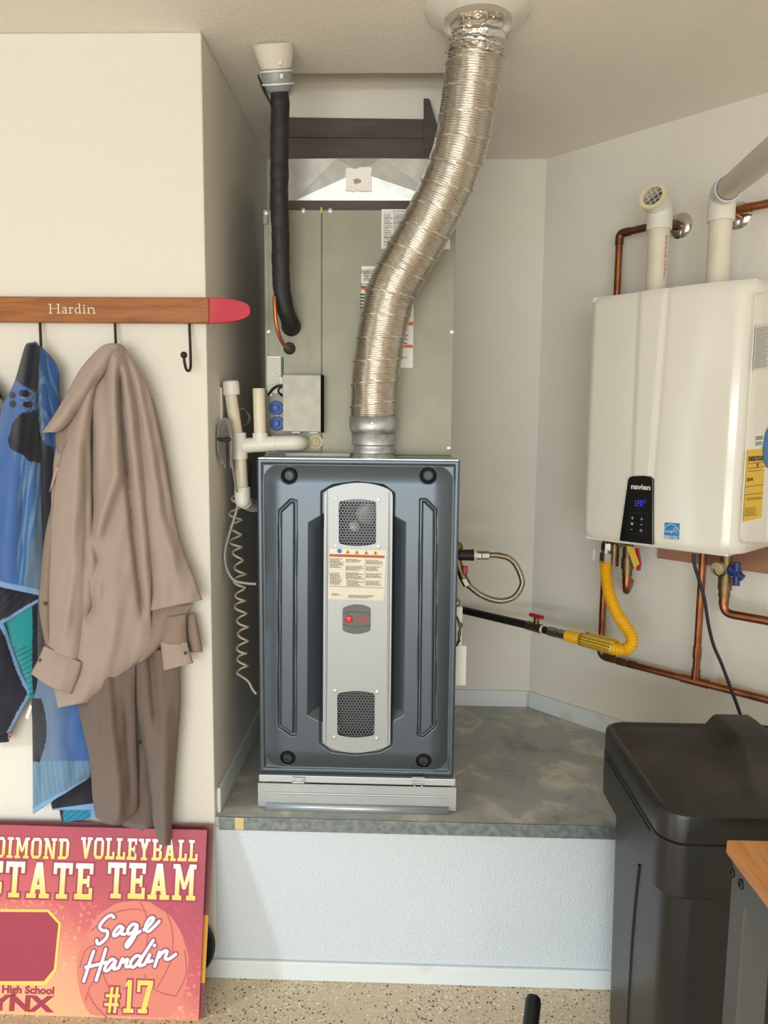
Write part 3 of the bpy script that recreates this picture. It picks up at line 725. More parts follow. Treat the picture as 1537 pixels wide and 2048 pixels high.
for i in range(28):
    t = i/28*4; s = int(t); f = t-s
    x, y = ((a[0]+(c[0]-a[0])*f, a[1]), (c[0], a[1]+(c[1]-a[1])*f), (c[0]-(c[0]-a[0])*f, c[1]), (a[0], c[1]-(c[1]-a[1])*f))[s]
    out.append((x+rnd.uniform(-.002, .002), y+rnd.uniform(-.003, .003)))
st = curve_poly([out], frY(cen[1]-.0002), .0008).build('peeling_sticker', mat('torn_sticker', (240, 237, 232), .5, bump=(80, .6, .004)), plen)
b = MB()
q = px2(cen[1])(714, 363); out = [(q[0]+math.cos(k*.52)*.011*rnd.uniform(.6, 1.2), q[1]+math.sin(k*.52)*.009*rnd.uniform(.6, 1.2)) for k in range(12)]
curve_poly([out], frY(cen[1]-.0012), .0003).build('glue_stain', M_stain, st)
# ================================================================== FLUE: collar, flexible duct, ceiling ring
cc = atZ(746, 914, FZ1); cX, cY = cc.x, 1.986
cX = atY(746, 905, cY-.03).x
col_ = thing('duct_collar', 'galvanised stepped duct collar on top of the furnace', 'duct collar', (cX, cY, FZ1+.0015))
z0 = FZ1+.0015
zc = lambda y: atY(746, y, cY-.055).z
b = MB(); b.lathe((cX, cY, z0), (0, 0, 1), [(.060, 0), (.056, .004), (.053, .010), (.056, .014), (.056, .020), (.0535, .024), (.0535, zc(893)-z0), (.058, zc(890)-z0), (.058, zc(862)-z0)], 40, cap=False); lab(b.build('lower_sleeve', M_galv, col_, smooth=35, solid=.001), 'beaded lower sleeve')
b = MB(); b.lathe((cX, cY, z0), (0, 0, 1), [(.0585, zc(868)-z0), (.0645, zc(858)-z0), (.0645, zc(832)-z0)], 40, cap=False); b.build('upper_sleeve', M_galv, col_, smooth=35, solid=.001)
for x, y in ((723, 866), (745, 846), (769, 895)):
    p = atY(x, y, cY-.06); d = (Vector((p.x-cX, 0, 0)).x)/.06; d = max(-.8, min(.8, d)); n = Vector((d, -math.sqrt(1-d*d), 0)); R_ = .0655 if y < 858 else .057
    screw(col_, Vector((cX, cY, p.z))+n*(R_-.001), n, .003)
spine = [(747, 838, 1.986), (749, 800, 1.985), (752, 750, 1.982), (760, 690, 1.976), (769, 640, 1.970), (783, 585, 1.962), (808, 535, 1.955), (845, 470, 1.942), (882, 400, 1.930), (905, 345, 1.918), (921, 295, 1.905), (932, 245, 1.893), (940, 195, 1.880), (947, 150, 1.868), (951, 110, 1.858), (955, 80, 1.850)]
SP = [Vector((cX, cY, z0+zc(840)-z0))] + [atY(*s) for s in spine[1:]]
SPc = catmull(SP, 10)
L = sum((SPc[i+1]-SPc[i]).length for i in range(len(SPc)-1))
SPr = resample(SPc, 900)
pit = .0054
def dmod(d, a):
    ph = d/pit - a/(2*math.pi); f = ph-math.floor(ph)
    seam = (d/.0575 - a/(2*math.pi)) % 1.0
    r = .0016*math.cos(2*math.pi*f)
    if seam < .06: r = .0026
    # crumple
    r += .0006*math.sin(7*a+d*37)*math.sin(d*23+a*3)
    return r
rad = [.0625+.004*(i/899) for i in range(900)]
duct = thing('flexible_duct', 'silver corrugated flexible duct rising from furnace collar to ceiling ring', 'duct', (cX, cY, SPr[0].z))
b = MB(); b.tube(SPr, rad, 48, cap=False, mod=dmod); b.build('corrugated_sleeve', M_duct, duct, smooth=70)
fz = [SPr[-30], SPr[-15], SPr[-1], atY(957, 40, 1.842), atY(958, 10, 1.835)]
b = MB(); pp = resample(catmull(fz, 6), 24); b.tube(pp, [.069+.003*math.sin(i*1.7) for i in range(24)], 40, cap=False, mod=lambda d, a: .0016*math.sin(9*a+40*d)+.0012*math.sin(5*a-90*d)); lab(b.build('foil_tape', M_foil, duct, smooth=60), 'crinkled foil tape')
rc = atZ(957, 18, H); topc = Vector((rc.x, rc.y, H))
b = MB(); b.lathe(topc, (0, 0, -1), [(.120, 0), (.118, .006), (.110, .013), (.090, .024), (.079, .030), (.075, .029), (.075, 0)], 56, cap=False)
ringo = tag(b.build('ceiling_ring', mat('white_painted_metal', (224, 222, 214), .4, var=(20, (206, 202, 192), .5, .75)), None, smooth=35), 'white painted metal ceiling ring where the silver duct enters', 'ceiling ring')

# ================================================================== REFRIGERANT LINE
tp = atZ(548, 92, H); tp.z = H
ln_ = thing('refrigerant_line', 'black insulated refrigerant line dropping from ceiling into coil cabinet', 'insulated pipe', (tp.x, tp.y, 1.62))
path = [(556, 165, 1.958), (560, 200, 1.962), (560, 260, 1.966), (559, 330, 1.970), (559, 400, 1.972), (561, 470, 1.974), (562, 530, 1.978), (564, 580, 1.982), (571, 618, 1.992), (580, 642, 2.012), (584, 651, 2.032), (584.5, 653, 2.046)]
PP = resample(catmull([atY(*p) for p in path], 8), 110)
b = MB(); rr = [.0238+.0008*math.sin(i*.9)*math.sin(i*.23)-.0012*(i/109)+(.0012 if i in (38, 39, 72, 73, 90) else 0) for i in range(110)]
b.tube(PP, rr, 22, mod=lambda d, a: .0006*math.sin(3*a+d*40)); lab(b.build('foam_sleeve', M_foam, ln_, smooth=60), 'black foam insulation')
cp = [(549, 594, 1.955), (550, 612, 1.952), (552, 640, 1.955), (557, 665, 1.965), (566, 686, 1.99), (575, 695, 2.025), (579.5, 697, 2.047)]
b = MB(); b.tube(resample(catmull([atY(*p) for p in cp], 8), 40), .0052, 12); lab(b.build('copper_line', mat('bright_copper', (196, 120, 76), .35, .9), ln_, smooth=60), 'thin copper line')
# plaster cone and grey tape at the ceiling
axd = (atY(556, 165, 1.958)-tp).normalized()
l1 = (atY(553, 140, 1.955)-tp).length; l2 = (atY(557, 186, 1.960)-tp).length
b = MB(); b.lathe(tp, axd, [(.052, -.004), (.049, .008), (.045, l1*.5), (.039, l1*.85), (.037, l1)], 28); lab(b.build('plaster_cone', M_ply, ln_, smooth=50), 'white plastered cone at ceiling')
b = MB(); b.lathe(tp, axd, [(.0375, l1*.9), (.0395, l1), (.038, l1+.012), (.0395, l1+.02), (.037, l2*.8), (.033, l2*.93), (.027, l2)], 28); tpz = b.build('tape_wrap', M_tape, ln_, smooth=50)
lab(tpz, 'grey duct tape wrap')
for f in (l1+.002, l1+.03):
    b = MB(); b.lathe(tp, axd, [(.039, f-.002), (.0412, f-.002), (.0412, f+.002), (.039, f+.002)], 24); pz = tp+axd*f; b.box(pz.x+.012, pz.x+.02, pz.y-.044, pz.y-.036, pz.z-.005, pz.z+.005); b.build('cable_tie', M_plate, tpz, smooth=35)
# dark slit of the taped flap
b = MB(); b.tube([atY(516, 150, 1.955), atY(528, 180, 1.95), atY(543, 210, 1.945)], [.002, .004, .002], 8); b.build('tape_tail', M_foam, ln_, smooth=50)

# ================================================================== PVC DRAIN
dr = thing('drain_trap', 'white plastic condensate drain pipes with two open risers left of furnace', 'drain pipe', atY(483, 1010, 2.0))
def pvc(path, r, nm, m=M_pvc, n=20, fil=None):
    P = [Vector(p) for p in path]
    if fil: P = fillet(P, fil)
    b = MB(); b.tube(P, r, n); return b.build(nm, m, dr, smooth=45)
Yd = 1.995
A = lambda x, y, Y=Yd: atY(x, y, Y)
pvc([A(462, 790), A(474, 870)], .0166, 'pipe')
b = MB(); ax = (A(461.5, 762)-A(464, 790)); b.lathe(A(464, 790), ax, [(.0166, 0), (.0225, 0), (.0225, ax.length-.004), (.019, ax.length), (.001, ax.length)], 24); b.build('cap', M_pvcw, dr, smooth=40)
pvc([A(476, 866), A(480, 918)], .0222, 'tee', M_pvcw)
pvc([A(481, 915), A(485, 980)], .0166, 'pipe')
pvc([A(477, 891), A(497, 891)], .0200, 'tee_branch', M_pvcw)
pvc([A(494, 891), A(548, 887)], .0205, 'tee', M_pvcw)
pvc([A(521, 885), A(520.5, 866)], .0205, 'tee_branch', M_pvcw)
b = MB(); P = [A(520.5, 867), A(518, 777)]; b.tube(P, .0166, 20, cap=False); b.tube([P[1], P[0]], .0135, 20, cap=False)
ax = (P[1]-P[0]).normalized(); b.lathe(P[1], ax, [(.0166, 0), (.0135, 0)], 20, cap=False); b.build('riser', M_pvc, dr, smooth=45)
# elbow swinging into the coil cabinet
pvc([A(551, 887), A(590, 886, 1.998), A(600, 886, 2.012), A(604, 885.5, 2.047)], .0205, 'elbow', M_pvcw, fil=.03)
pvc([A(547, 887), A(552, 887)], .0218, 'socket_rim', M_pvcw)
# lower trap
pvc([A(485, 974), A(486, 999)], .0222, 'elbow', M_pvcw)
b = MB(); b.ball(A(486, 1000), .0222, 18); b.build('elbow_heel', M_pvcw, dr, smooth=60)
pvc([A(489, 1003, 2.0), A(499, 1009, 2.06), A(512, 1012, 2.10)], .0195, 'elbow', M_pvcw, fil=.03)

# ================================================================== ALCOVE WALL OUTLET, CORDS
ow = lambda x, y: atPlane(x, y, (XL, 0, 0), Vector((1, 0, 0)))
p0, p1 = ow(446, 776), ow(446, 950)
outl = thing('wall_outlet', 'white outlet plate seen edge-on with plug on the alcove wall', 'outlet', (XL, (p0.y), p1.z))
yo = ow(447, 850).y
MB().box(XL, XL+.006, yo-.035, yo+.035, p1.z+.03, p0.z).build('cover_plate', M_plate, outl, bevel=.002)
b = MB(); pz = ow(452, 818).z; b.box(XL+.006, XL+.030, yo+.0, yo+.03, pz-.014, pz+.014); pg = b.build('plug', M_cordg, outl, bevel=.004)
c1 = [Vector((XL+.03, yo+.015, pz)), Vector((XL+.05, yo+.03, pz)), atY(488, 820, 2.08), atY(499, 832, 2.09), atY(494, 848, 2.08), atY(480, 855, 2.05)]
MB().tube(catmull(c1), .0042, 10).build('cord', M_cordg, pg, smooth=60)
yl = yo+.02
bn = thing('cord_bundle', 'grey power cord coiled in loops and tied on the alcove wall', 'power cord', (XL+.02, yl, ow(450, 965).z))
rnd = random.Random(4)
for k in range(5):
    x0, x1 = 437+k*3.2, 463-k*.9; yt, yb = 838+k*4.5, 928+k*7
    Yk = 1.93+.006*k
    pts = [(x0, yb-20), (x0-1, 880), (x0+2, yt+14), ((x0+x1)/2, yt), (x1-3, yt+12), (x1, 880), (x1+k*.8, yb-20)]
    P = [atY(px, py, Yk) for px, py in pts]; P = [Vector((max(v.x, XL+.006), v.y, v.z)) for v in P]
    MB().tube(catmull(P), .0040, 8).build('loop', M_cordg, bn, smooth=60)
P = [atY(x, y, 1.935) for x, y in ((437, 877), (449, 880), (464, 878))]; P = [Vector((max(v.x, XL+.006), v.y-.008, v.z)) for v in P]
MB().tube(catmull(P), .0042, 8).build('tie', M_cordb, bn, smooth=60)
P = [atY(x, y, 1.95) for x, y in ((462, 905), (466, 935), (470, 960), (474, 985))]; MB().tube(catmull(P), .0035, 8).build('tail', M_cordg, bn, smooth=60)
# coiled pale wire
hx = [(474, 985, 2.03), (472, 1030, 2.03), (470, 1060, 2.03), (474, 1100, 2.03), (480, 1150, 2.03), (481, 1210, 2.03), (487, 1260, 2.03), (484, 1310, 2.03), (487, 1345, 2.03)]
ax = resample(catmull([atY(*p) for p in hx], 8), 420); P = []; turns = 13.5
rnd = random.Random(8); wob = [rnd.uniform(.8, 1.25) for _ in range(40)]
for i, q in enumerate(ax):
    a = 2*math.pi*turns*i/419+.35*math.sin(i*.05); r = .0145*wob[int(turns*i/419)]
    P.append(q + Vector((math.cos(a)*r, math.sin(a)*r, math.sin(a*.5)*.002)))
P += catmull([P[-1], atY(496, 1362, 2.0), atY(505, 1378, 1.985), atY(513, 1388, 1.975)], 8)[1:]
tag(MB().tube(P, .0034, 8).build('coiled_wire', M_wire, None, smooth=60), 'pale coiled thermostat wire hanging left of the furnace', 'wire')
P = [atY(x, y, Y) for x, y, Y in ((476, 1008, 1.99), (471, 1030, 1.985), (457, 1075, 1.98), (450, 1108, 1.975), (454, 1138, 1.97), (468, 1160, 1.97), (490, 1166, 1.972), (513, 1168, 1.975))]
tag(MB().tube(catmull(P, 10), .0044, 10).build('clear_tube', M_tube, None, smooth=60), 'clear plastic tube curving into the left side of furnace', 'tube')
P = [atY(x, y, Y) for x, y, Y in ((502, 925, 2.12), (500, 960, 2.12), (502, 1000, 2.12), (508, 1020, 2.1), (512, 1024, 2.08))]
tag(MB().tube(catmull(P, 8), .0032, 8).build('drain_wire', M_cordb, None, smooth=60), 'dark brown wire beside the white drain pipes', 'wire')

# ================================================================== GAS LINE AT THE FURNACE'S RIGHT SIDE
YG = 2.16
G = lambda x, y, Y=YG: atY(x, y, Y)
gl = thing('furnace_gas_connector', 'looped stainless steel flexible gas connector at furnace right side', 'gas connector', (FX1+.1, YG, G(1000, 1200).z))
def g(nm, path, r, m, n=18, fil=None, mod=None, parent=None):
    P = [Vector(p) for p in path]
    if fil: P = fillet(P, fil)
    b = MB(); b.tube(P, r, n, mod=mod); return b.build(nm, m, parent or gl, smooth=40)
def corr(path, r, amp, pitch, nm, m, parent, n=20):
    P = catmull(path, 12); L = sum((P[i+1]-P[i]).length for i in range(len(P)-1)); k = int(L/pitch*6)+2
    P = resample(P, k); b = MB(); b.tube(P, r, n, mod=lambda d, a: amp*math.cos(2*math.pi*d/pitch)); return b.build(nm, m, parent, smooth=70)
p = G(914, 1110); g('nipple', [(FX1, YG, p.z), (p.x+.012, YG, p.z)], .0125, M_iron)
g('union', [G(919, 1110), G(923.5, 1110)], .0175, M_iron); un = g('union', [G(923, 1110), G(945, 1110)], .0165, M_iron)
g('union', [G(943, 1110), G(948, 1110)], .0175, M_iron)
g('thread_tape', [G(948, 1110), G(954, 1110)], .0125, M_plate)
g('hex_nut', [G(954, 1110), G(963, 1110.5)], .0132, M_steelfit, 6)
g('hex_nut', [G(964.5, 1110.5), G(978.5, 1110.5)], .0128, M_steelfit, 6)
fl = [(978, 1110.5), (990, 1110), (1005, 1112), (1018, 1116), (1030, 1126), (1038, 1140), (1044, 1156), (1045, 1168), (1038, 1184), (1026, 1196), (1010, 1201), (994, 1201), (976, 1196), (958, 1187), (944, 1176), (934, 1168)]
corr([G(x, y) for x, y in fl], .0083, .0012, .0046, 'flex_hose', M_stainless, gl)
g('hex_nut', [G(935, 1170), G(927, 1155)], .0125, M_steelfit, 6)
vb = g('valve_body', [G(928, 1157), G(916, 1125), (G(914, 1118))], .0125, M_brass)
b = MB(); p = G(928, 1140, YG-.016); b.box(p.x-.004, p.x+.012, p.y-.006, p.y+.006, p.z-.012, p.z+.012); b.build('lever', M_red, vb, bevel=.003)
p = G(916, 1094); b = MB(); b.ball(p, .016, 14); b.build('elbow', M_brass, gl, smooth=60)
# white junction box on the furnace cheek
p0, p1, p2 = G(924, 1214, 1.99), G(929, 1292, 1.99), G(928, 1371, 1.99)
jb = thing('junction_box', 'white box with exposed wires hanging on right side of furnace', 'junction box', (FX1, 2.0, p2.z))
MB().box(FX1, p0.x+.003, 1.99, 2.08, p1.z, p0.z).build('housing', M_plate, jb, bevel=.003)
MB().box(FX1, p2.x+.006, 1.985, 2.10, p2.z, p1.z+.002).build('lower_cover', M_plate, jb, bevel=.004)
for k in range(4):
    P = [G(914+k*2.2, 1232+5*k, 1.987), G(919+k*1.8, 1250, 1.982), G(921-k, 1268, 1.98), G(914+k*2, 1292-3*k, 1.985)]
    MB().tube(catmull(P), .0022, 7).build('wire', (M_cordb, M_cordg, M_copper_old, M_cordb)[k], jb, smooth=60)
b = MB(); p = G(916, 1206, 2.0); b.ball((FX1+.006, 2.0, p.z), .014, 12, (.7, 1, 1)); b.build('conduit_hub', M_steelfit, jb, smooth=60)

# ================================================================== BLACK IRON GAS PIPE TO THE HEATER
pe = atW(1062, 1250, .205); zg = .845
pA = Vector((.21, 2.655, zg)); v = atZ(1062, 1251, zg)
gp = thing('gas_pipe', 'black iron gas pipe with red shutoff valve crossing to water heater', 'gas pipe', (v.x, v.y, zg))
def gz(x, y): q = atZ(x, y, zg); return q
pA = atZ(905, 1215.5, zg)
if pA.y > YB: pA = v + (pA-v)*((YB-v.y)/(pA.y-v.y))
g('pipe', [pA, gz(1063, 1252)], .0135, M_iron, parent=gp)
b = MB(); b.lathe((pA.x, YB, pA.z), (0, -1, 0), [(.034, 0), (.034, .003), (.024, .010), (.016, .012)], 24); b.build('wall_flange', M_iron, gp, smooth=40)
dirp = (gz(1100, 1262)-gz(1063, 1252)).normalized()
gpt = lambda s: v + dirp*s
def yoff(y): return 0
vx = gz(1058, 1251)
P1 = gz(1057, 1250.5); P2 = gz(1062, 1252)
g('valve_end', [P1, P2], .0165, M_brass, 8, parent=gp)
vbd = g('valve_body', [P2, gz(1084, 1258.5)], .0155, M_brass, parent=gp)
hp = (P2+gz(1084, 1258.5))/2
b = MB(); b.tube([hp, hp+Vector((0, 0, .034))], .009, 14); b.build('stem', M_brass, vbd, smooth=40)
b = MB(); u = dirp; s_ = Vector((0, 0, 1)).cross(u); c_ = hp+Vector((0, 0, .034))
b.add([c_+u*a*.028+s_*d*.007+Vector((0, 0, e)) for e in (0, .012) for a, d in ((-1, -1), (1, -1), (1, 1), (-1, 1))], [(0, 3, 2, 1), (4, 5, 6, 7), (0, 1, 5, 4), (1, 2, 6, 5), (2, 3, 7, 6), (3, 0, 4, 7)])
lab(b.build('handle', M_red, vbd, bevel=.003), 'red tee handle')
g('thread_tape', [gz(1084, 1258.5), gz(1088, 1259.5)], .0138, M_plate, parent=gp)
g('nipple', [gz(1088, 1259.5), gz(1099, 1262.5)], .0125, M_iron, parent=gp)
g('hex_nut', [gz(1099, 1262.5), gz(1114, 1266)], .0165, M_steelfit, 6, parent=gp)
g('hex_nut', [gz(1114, 1266), gz(1120, 1267.5)], .0135, M_steelfit, parent=gp)
g('hex_nut', [gz(1120, 1267.5), gz(1136, 1272)], .0165, M_steelfit, 6, parent=gp)
endp = gz(1135, 1271.5); off0 = (endp-W0).dot(WN)
yh = thing('yellow_gas_hose', 'yellow corrugated gas hose curving up to the water heater', 'gas hose', (endp.x, endp.y, endp.z-.05))
top = (1213, 1112)
pts = [endp] + [atW(x, y, o) for x, y, o in ((1150, 1275, off0+.002), (1175, 1282, off0+.01), (1210, 1292, off0+.02), (1237, 1298.5, off0+.03), (1256, 1297, .245), (1265, 1284, .245), (1262, 1268, .24), (1252, 1252, .235), (1238, 1232, .225), (1225, 1205, .215), (1217, 1178, .205), (1212.5, 1148, .20), (1212.5, 1120, .20))]
corr(pts, .0172, .0022, .0072, 'hose', M_yflex, yh, 22)
def hx_(nm, x0, y0, x1, y1, o, r, m, n, parent): P = [atW(x0, y0, o), atW(x1, y1, o)]; P[1].x, P[1].y = P[0].x, P[0].y; b = MB(); b.tube(P, r, n); return b.build(nm, m, parent, smooth=40)
hx_('hex_nut', 1212.5, 1124, 1213, 1106, .20, .0200, M_steelfit, 6, yh)
hx_('hex_nut', 1213, 1106, 1213.5, 1098, .20, .0150, M_steelfit, 18, yh)
hx_('hex_nut', 1213.5, 1100, 1214, 1086, .20, .0165, M_chrome, 6, yh)
# wrapped yellow tag with print
P0, P1 = atW(1168, 1271, off0-.0+.03), atW(1233, 1287, off0+.05)
ua = (P1-P0).normalized(); up_ = Vector((0, 0, 1)); up_ = (up_-ua*up_.dot(ua)).normalized(); nn = ua.cross(up_)
if nn.dot(Vector((0, -1, 0))) < 0: nn = -nn
ctr0 = atW(1165, 1279, off0+.008); ctr1 = atW(1232, 1297, off0+.028)
vs = []; L_ = (ctr1-ctr0); 
b = MB()
for i in range(9):
    c_ = ctr0 + L_*(i/8); row = []
    for k in range(13):
        a = math.radians(-70+k*17.5); row.append(c_ + nn*(math.cos(a)*.0205) + up_*(math.sin(a)*.0205))
    row += [row[-1]+up_*.010-nn*.003]
    vs.append(row)
b.grid(vs); tg = b.build('warning_tag', M_ytag, yh, smooth=60, solid=.0008)
b = MB(); rnd = random.Random(2)
for r_ in range(4):
    a = math.radians(-38+r_*24); s = .04
    while s < .95:
        l = rnd.uniform(.02, .06); 
        q = [ctr0 + L_*ss + nn*(math.cos(a+da)*.0218) + up_*(math.sin(a+da)*.0218) for ss, da in ((s, 0), (s+l, 0), (s+l, .2), (s, .2))]; b.add(q, [(0, 1, 2, 3)]); s += l+.018
b.build('printed_text', mat('brown_ink', (120, 92, 30), .6), tg)
# ================================================================== TANKLESS WATER HEATER on the angled wall
T0, T1, HZ0, HZ1, HN = .385, .845, 1.192, 1.882, .336
TC = (T0+T1)/2
heat = thing('water_heater', 'white wall-hung tankless water heater with black control panel', 'water heater', Wp(TC, .05, HZ0))
b = MB(); b.hexa([Wp(t, n, z) for z in (HZ0+.006, HZ1+.008) for t, n in ((T0+.008, 0), (T1-.008, 0), (T1-.008, .10), (T0+.008, .10))])
b.build('back_case', M_white_en, heat, bevel=.003)
def hpx(x, y, off): return tz(x, y, off)
lineL = [hpx(1281, 585, HN), hpx(1267, 930, HN)]; lineR = [hpx(1334, 577, HN), hpx(1306, 930, HN)]
def lx(l, z): (t0, z0), (t1, z1) = l; return t0+(t1-t0)*(z-z0)/(z1-z0)
def ss(a, b_, x): t = max(0, min(1, (x-a)/(b_-a))); return t*t*(3-2*t)
def cover():
    nt_, nz_ = 110, 60; rL, rR = .035, .058; rows = []
    for i in range(nz_+1):
        z = HZ0 + (HZ1-HZ0)*i/nz_; ev = min(z-HZ0, HZ1-z); row = []
        ins = .006*(1-math.sqrt(max(0, 1-(1-min(ev/.02, 1))**2)))
        plan = [(T0+ins, .05), (T0+ins, .12), (T0+ins, .2)]
        n0 = HN-.012-ins
        for k in range(9):
            a = math.radians(180-90*k/8); plan.append((T0+ins+rL+rL*math.cos(a), n0-rL+rL*math.sin(a)))
        for k in range(1, 60):
            s = k/60; t = T0+rL+(T1-T0-rL-rR)*s
            bow = .012*(1-(2*s-1)**2)
            a = lx(lineL, z); c = lx(lineR, z); w_ = .006
            f = ss(a-w_, a+w_, t)*(1-ss(c-w_, c+w_, t))
            plan.append((t, n0+bow+.0045*f+.003*ss(c, c+w_*3, t)*(1-ss(T1-.14, T1-.05, t))))
        for k in range(9):
            a = math.radians(90-90*k/8); plan.append((T1-ins-rR+rR*math.cos(a), n0-rR+rR*math.sin(a)))
        plan += [(T1-ins, .2), (T1-ins, .12), (T1-ins, .05)]
        rows.append([Wp(t, n, z) for t, n in plan])
    b = MB(); b.grid(rows)
    m = len(rows[0]); tot = len(b.v)
    b.f.append(tuple(range(m))); b.f.append(tuple(tot-m+k for k in range(m-1, -1, -1)))
    return b
cov = recalc(cover().build('front_cover', M_white_en, heat, smooth=35))
b = MB(); b.hexa([Wp(t, n, z) for z in (HZ0-.008, HZ0+.01) for t, n in ((T0+.02, .06), (T1-.03, .06), (T1-.03, HN-.03), (T0+.02, HN-.02))]); b.build('bottom_plate', M_white_en, heat, bevel=.003)
b = MB(); b.hexa([Wp(t, n, z) for z in (HZ1-.01, HZ1+.004) for t, n in ((T0+.004, .05), (T1-.004, .05), (T1-.01, HN-.045), (T0+.01, HN-.02))]); b.build('top_lip', M_white_en, heat, bevel=.002)
# control panel
HF0 = HN+.0085
def hf(off):
    return lambda t, z, h=0: Wp(t, off+h, z)
pp = [hpx(x, y, HF0) for x, y in ((1257, 960), (1260, 954.5), (1268, 952), (1290, 951.5), (1301, 953), (1307, 959), (1307.5, 1089.5), (1240, 1081.5))]
b = MB(); b.prism([Wp(t, HF0-.02, z) for t, z in pp], WN*.0215); cp = b.build('control_panel', M_gloss, heat, bevel=.002)
PFp = hf(HF0+.0018); hq = lambda x, y: hpx(x, y, HF0+.0018)
M_panelw = mat('panel_print', (206, 206, 206), .5); M_led = mat('violet_display', (70, 60, 230), .4, emis=((84, 70, 255), 1.3))
def ptext(s, x0, y0, x1, y1, nm, m, par, bold=0.0, fr=None, hqf=None):
    hqf = hqf or hq; a = hqf(x0, y1); c = hqf(x1, y0); return text(s, (a[0], a[1], c[0], c[1]), fr or PFp, .0006, bold=bold).build(nm, m, par)
ptext('navien', 1263, 970, 1302, 978, 'lettering', M_panelw, cp, .035)
# seven-segment readout 120
def seven(d, x0, y0, x1, y1):
    seg = {'1': 'bc', '2': 'abged', '0': 'abcdef', 'F': 'aefg'}[d]; a = hq(x0, y1); c = hq(x1, y0); w_ = (c[0]-a[0]); h_ = c[1]-a[1]; t = w_*.2; b = MB()
    R_ = {'a': (0, h_-t, w_, h_), 'g': (0, h_/2-t/2, w_, h_/2+t/2), 'd': (0, 0, w_, t), 'f': (0, h_/2, t, h_), 'b': (w_-t, h_/2, w_, h_), 'e': (0, 0, t, h_/2), 'c': (w_-t, 0, w_, h_/2)}
    for s in seg: q = R_[s]; b = merge(b, quad(PFp, a[0]+q[0], a[1]+q[1], a[0]+q[2], a[1]+q[3]))
    return b
b = MB()
for d, x in (('1', 1267.5), ('2', 1274.5), ('0', 1281.5)): b = merge(b, seven(d, x, 1001, x+5, 1012))
b = merge(b, seven('F', 1289.5, 1001, 1293, 1007)); b.build('temperature_display', M_led, cp)
fr_ = [hq(*p) for p in ((1262, 1025), (1296, 1026), (1293, 1069), (1258, 1066))]
b = MB()
for i in range(4): b = merge(b, ribbon(PFp, [fr_[i], fr_[(i+1) % 4]], .0007, smooth=False))
b.build('button_outline', mat('panel_grey', (52, 52, 54), .5), cp)
for k, (x, y) in enumerate(((1266, 1036), (1265, 1047.5), (1264, 1058.5), (1284.5, 1038), (1284, 1049.5), (1283, 1061))):
    c = hq(x, y); s = .0036
    if k == 0: b = merge(ribbon(PFp, [(c[0], c[1]-s), (c[0]-s*.7, c[1]), (c[0], c[1]+s), (c[0]+s*.7, c[1]), (c[0], c[1]-s)], .0012))
    elif k == 1: b = merge(ring2(PFp, c[0], c[1], s*.6, s), disc(PFp, c[0], c[1], s*.3))
    elif k == 3: b = merge(ribbon(PFp, [(c[0]-s, c[1]), (c[0]+s, c[1])], .0012, smooth=False), ribbon(PFp, [(c[0], c[1]-s), (c[0], c[1]+s)], .0012, smooth=False))
    elif k in (2, 4): b = ribbon(PFp, [(c[0]-s*(1 if k == 4 else .6), c[1]), (c[0]+s*(1 if k == 4 else .6), c[1])], .0011, smooth=False)
    else: b = merge(ring2(PFp, c[0], c[1], s*.7, s, a0=120, a1=420), ribbon(PFp, [(c[0], c[1]+s*.2), (c[0], c[1]+s*1.2)], .001, smooth=False))
    b.build('button', M_panelw, cp)
# blue efficiency sticker
SO = HN+.0012
sqx = lambda x, y: hpx(x, y, SO)
sp = [sqx(*p) for p in ((1327, 1044.5), (1360, 1047), (1358.5, 1079.5), (1325, 1077))]
b = MB(); b.prism([Wp(t, SO-.016, z) for t, z in sp], WN*.0168); es = b.build('efficiency_sticker', mat('sticker_blue', (30, 132, 196), .4), heat)
SF2 = hf(SO+.0012); s2 = lambda x, y: hpx(x, y, SO+.0012)
arc = [s2(*p) for p in ((1327, 1068), (1329.5, 1058), (1335, 1051.5), (1343, 1048.5), (1351, 1051), (1356.5, 1057), (1359, 1064))]
scr = [s2(*p) for p in ((1328, 1065), (1331, 1060.5), (1333, 1062.5), (1331, 1065), (1335, 1061.5), (1335.5, 1064.5), (1338.5, 1061.5), (1338.5, 1064.5), (1342, 1061), (1342, 1065), (1345.5, 1061), (1344, 1067), (1348, 1061), (1351, 1064), (1356, 1066))]
b = merge(ribbon(SF2, arc, .0013), ribbon(SF2, scr, .001))
c = s2(1352, 1058.5); out = []
for k in range(10): a = math.radians(90+36*k); r = (.0068, .003)[k % 2]; out.append((c[0]+r*math.cos(a), c[1]+r*math.sin(a)))
for k in range(10): b = merge(b, ribbon(SF2, [out[k], out[(k+1) % 10]], .0009, smooth=False))
q0, q1 = s2(1325.5, 1070.2), s2(1359, 1072.7); b = merge(b, ribbon(SF2, [q0, q1], .0008, smooth=False))
a = s2(1327.5, 1077.5); c = s2(1357, 1074)
def frs(u, v, h=0): return SF2(u, v-.0026*(u-a[0])/(c[0]-a[0])*0, h)
b = merge(b, text('ENERGY STAR', (a[0], a[1], c[0], c[1]), frs, .0005, bold=.02)); b.build('lettering', M_label, es)
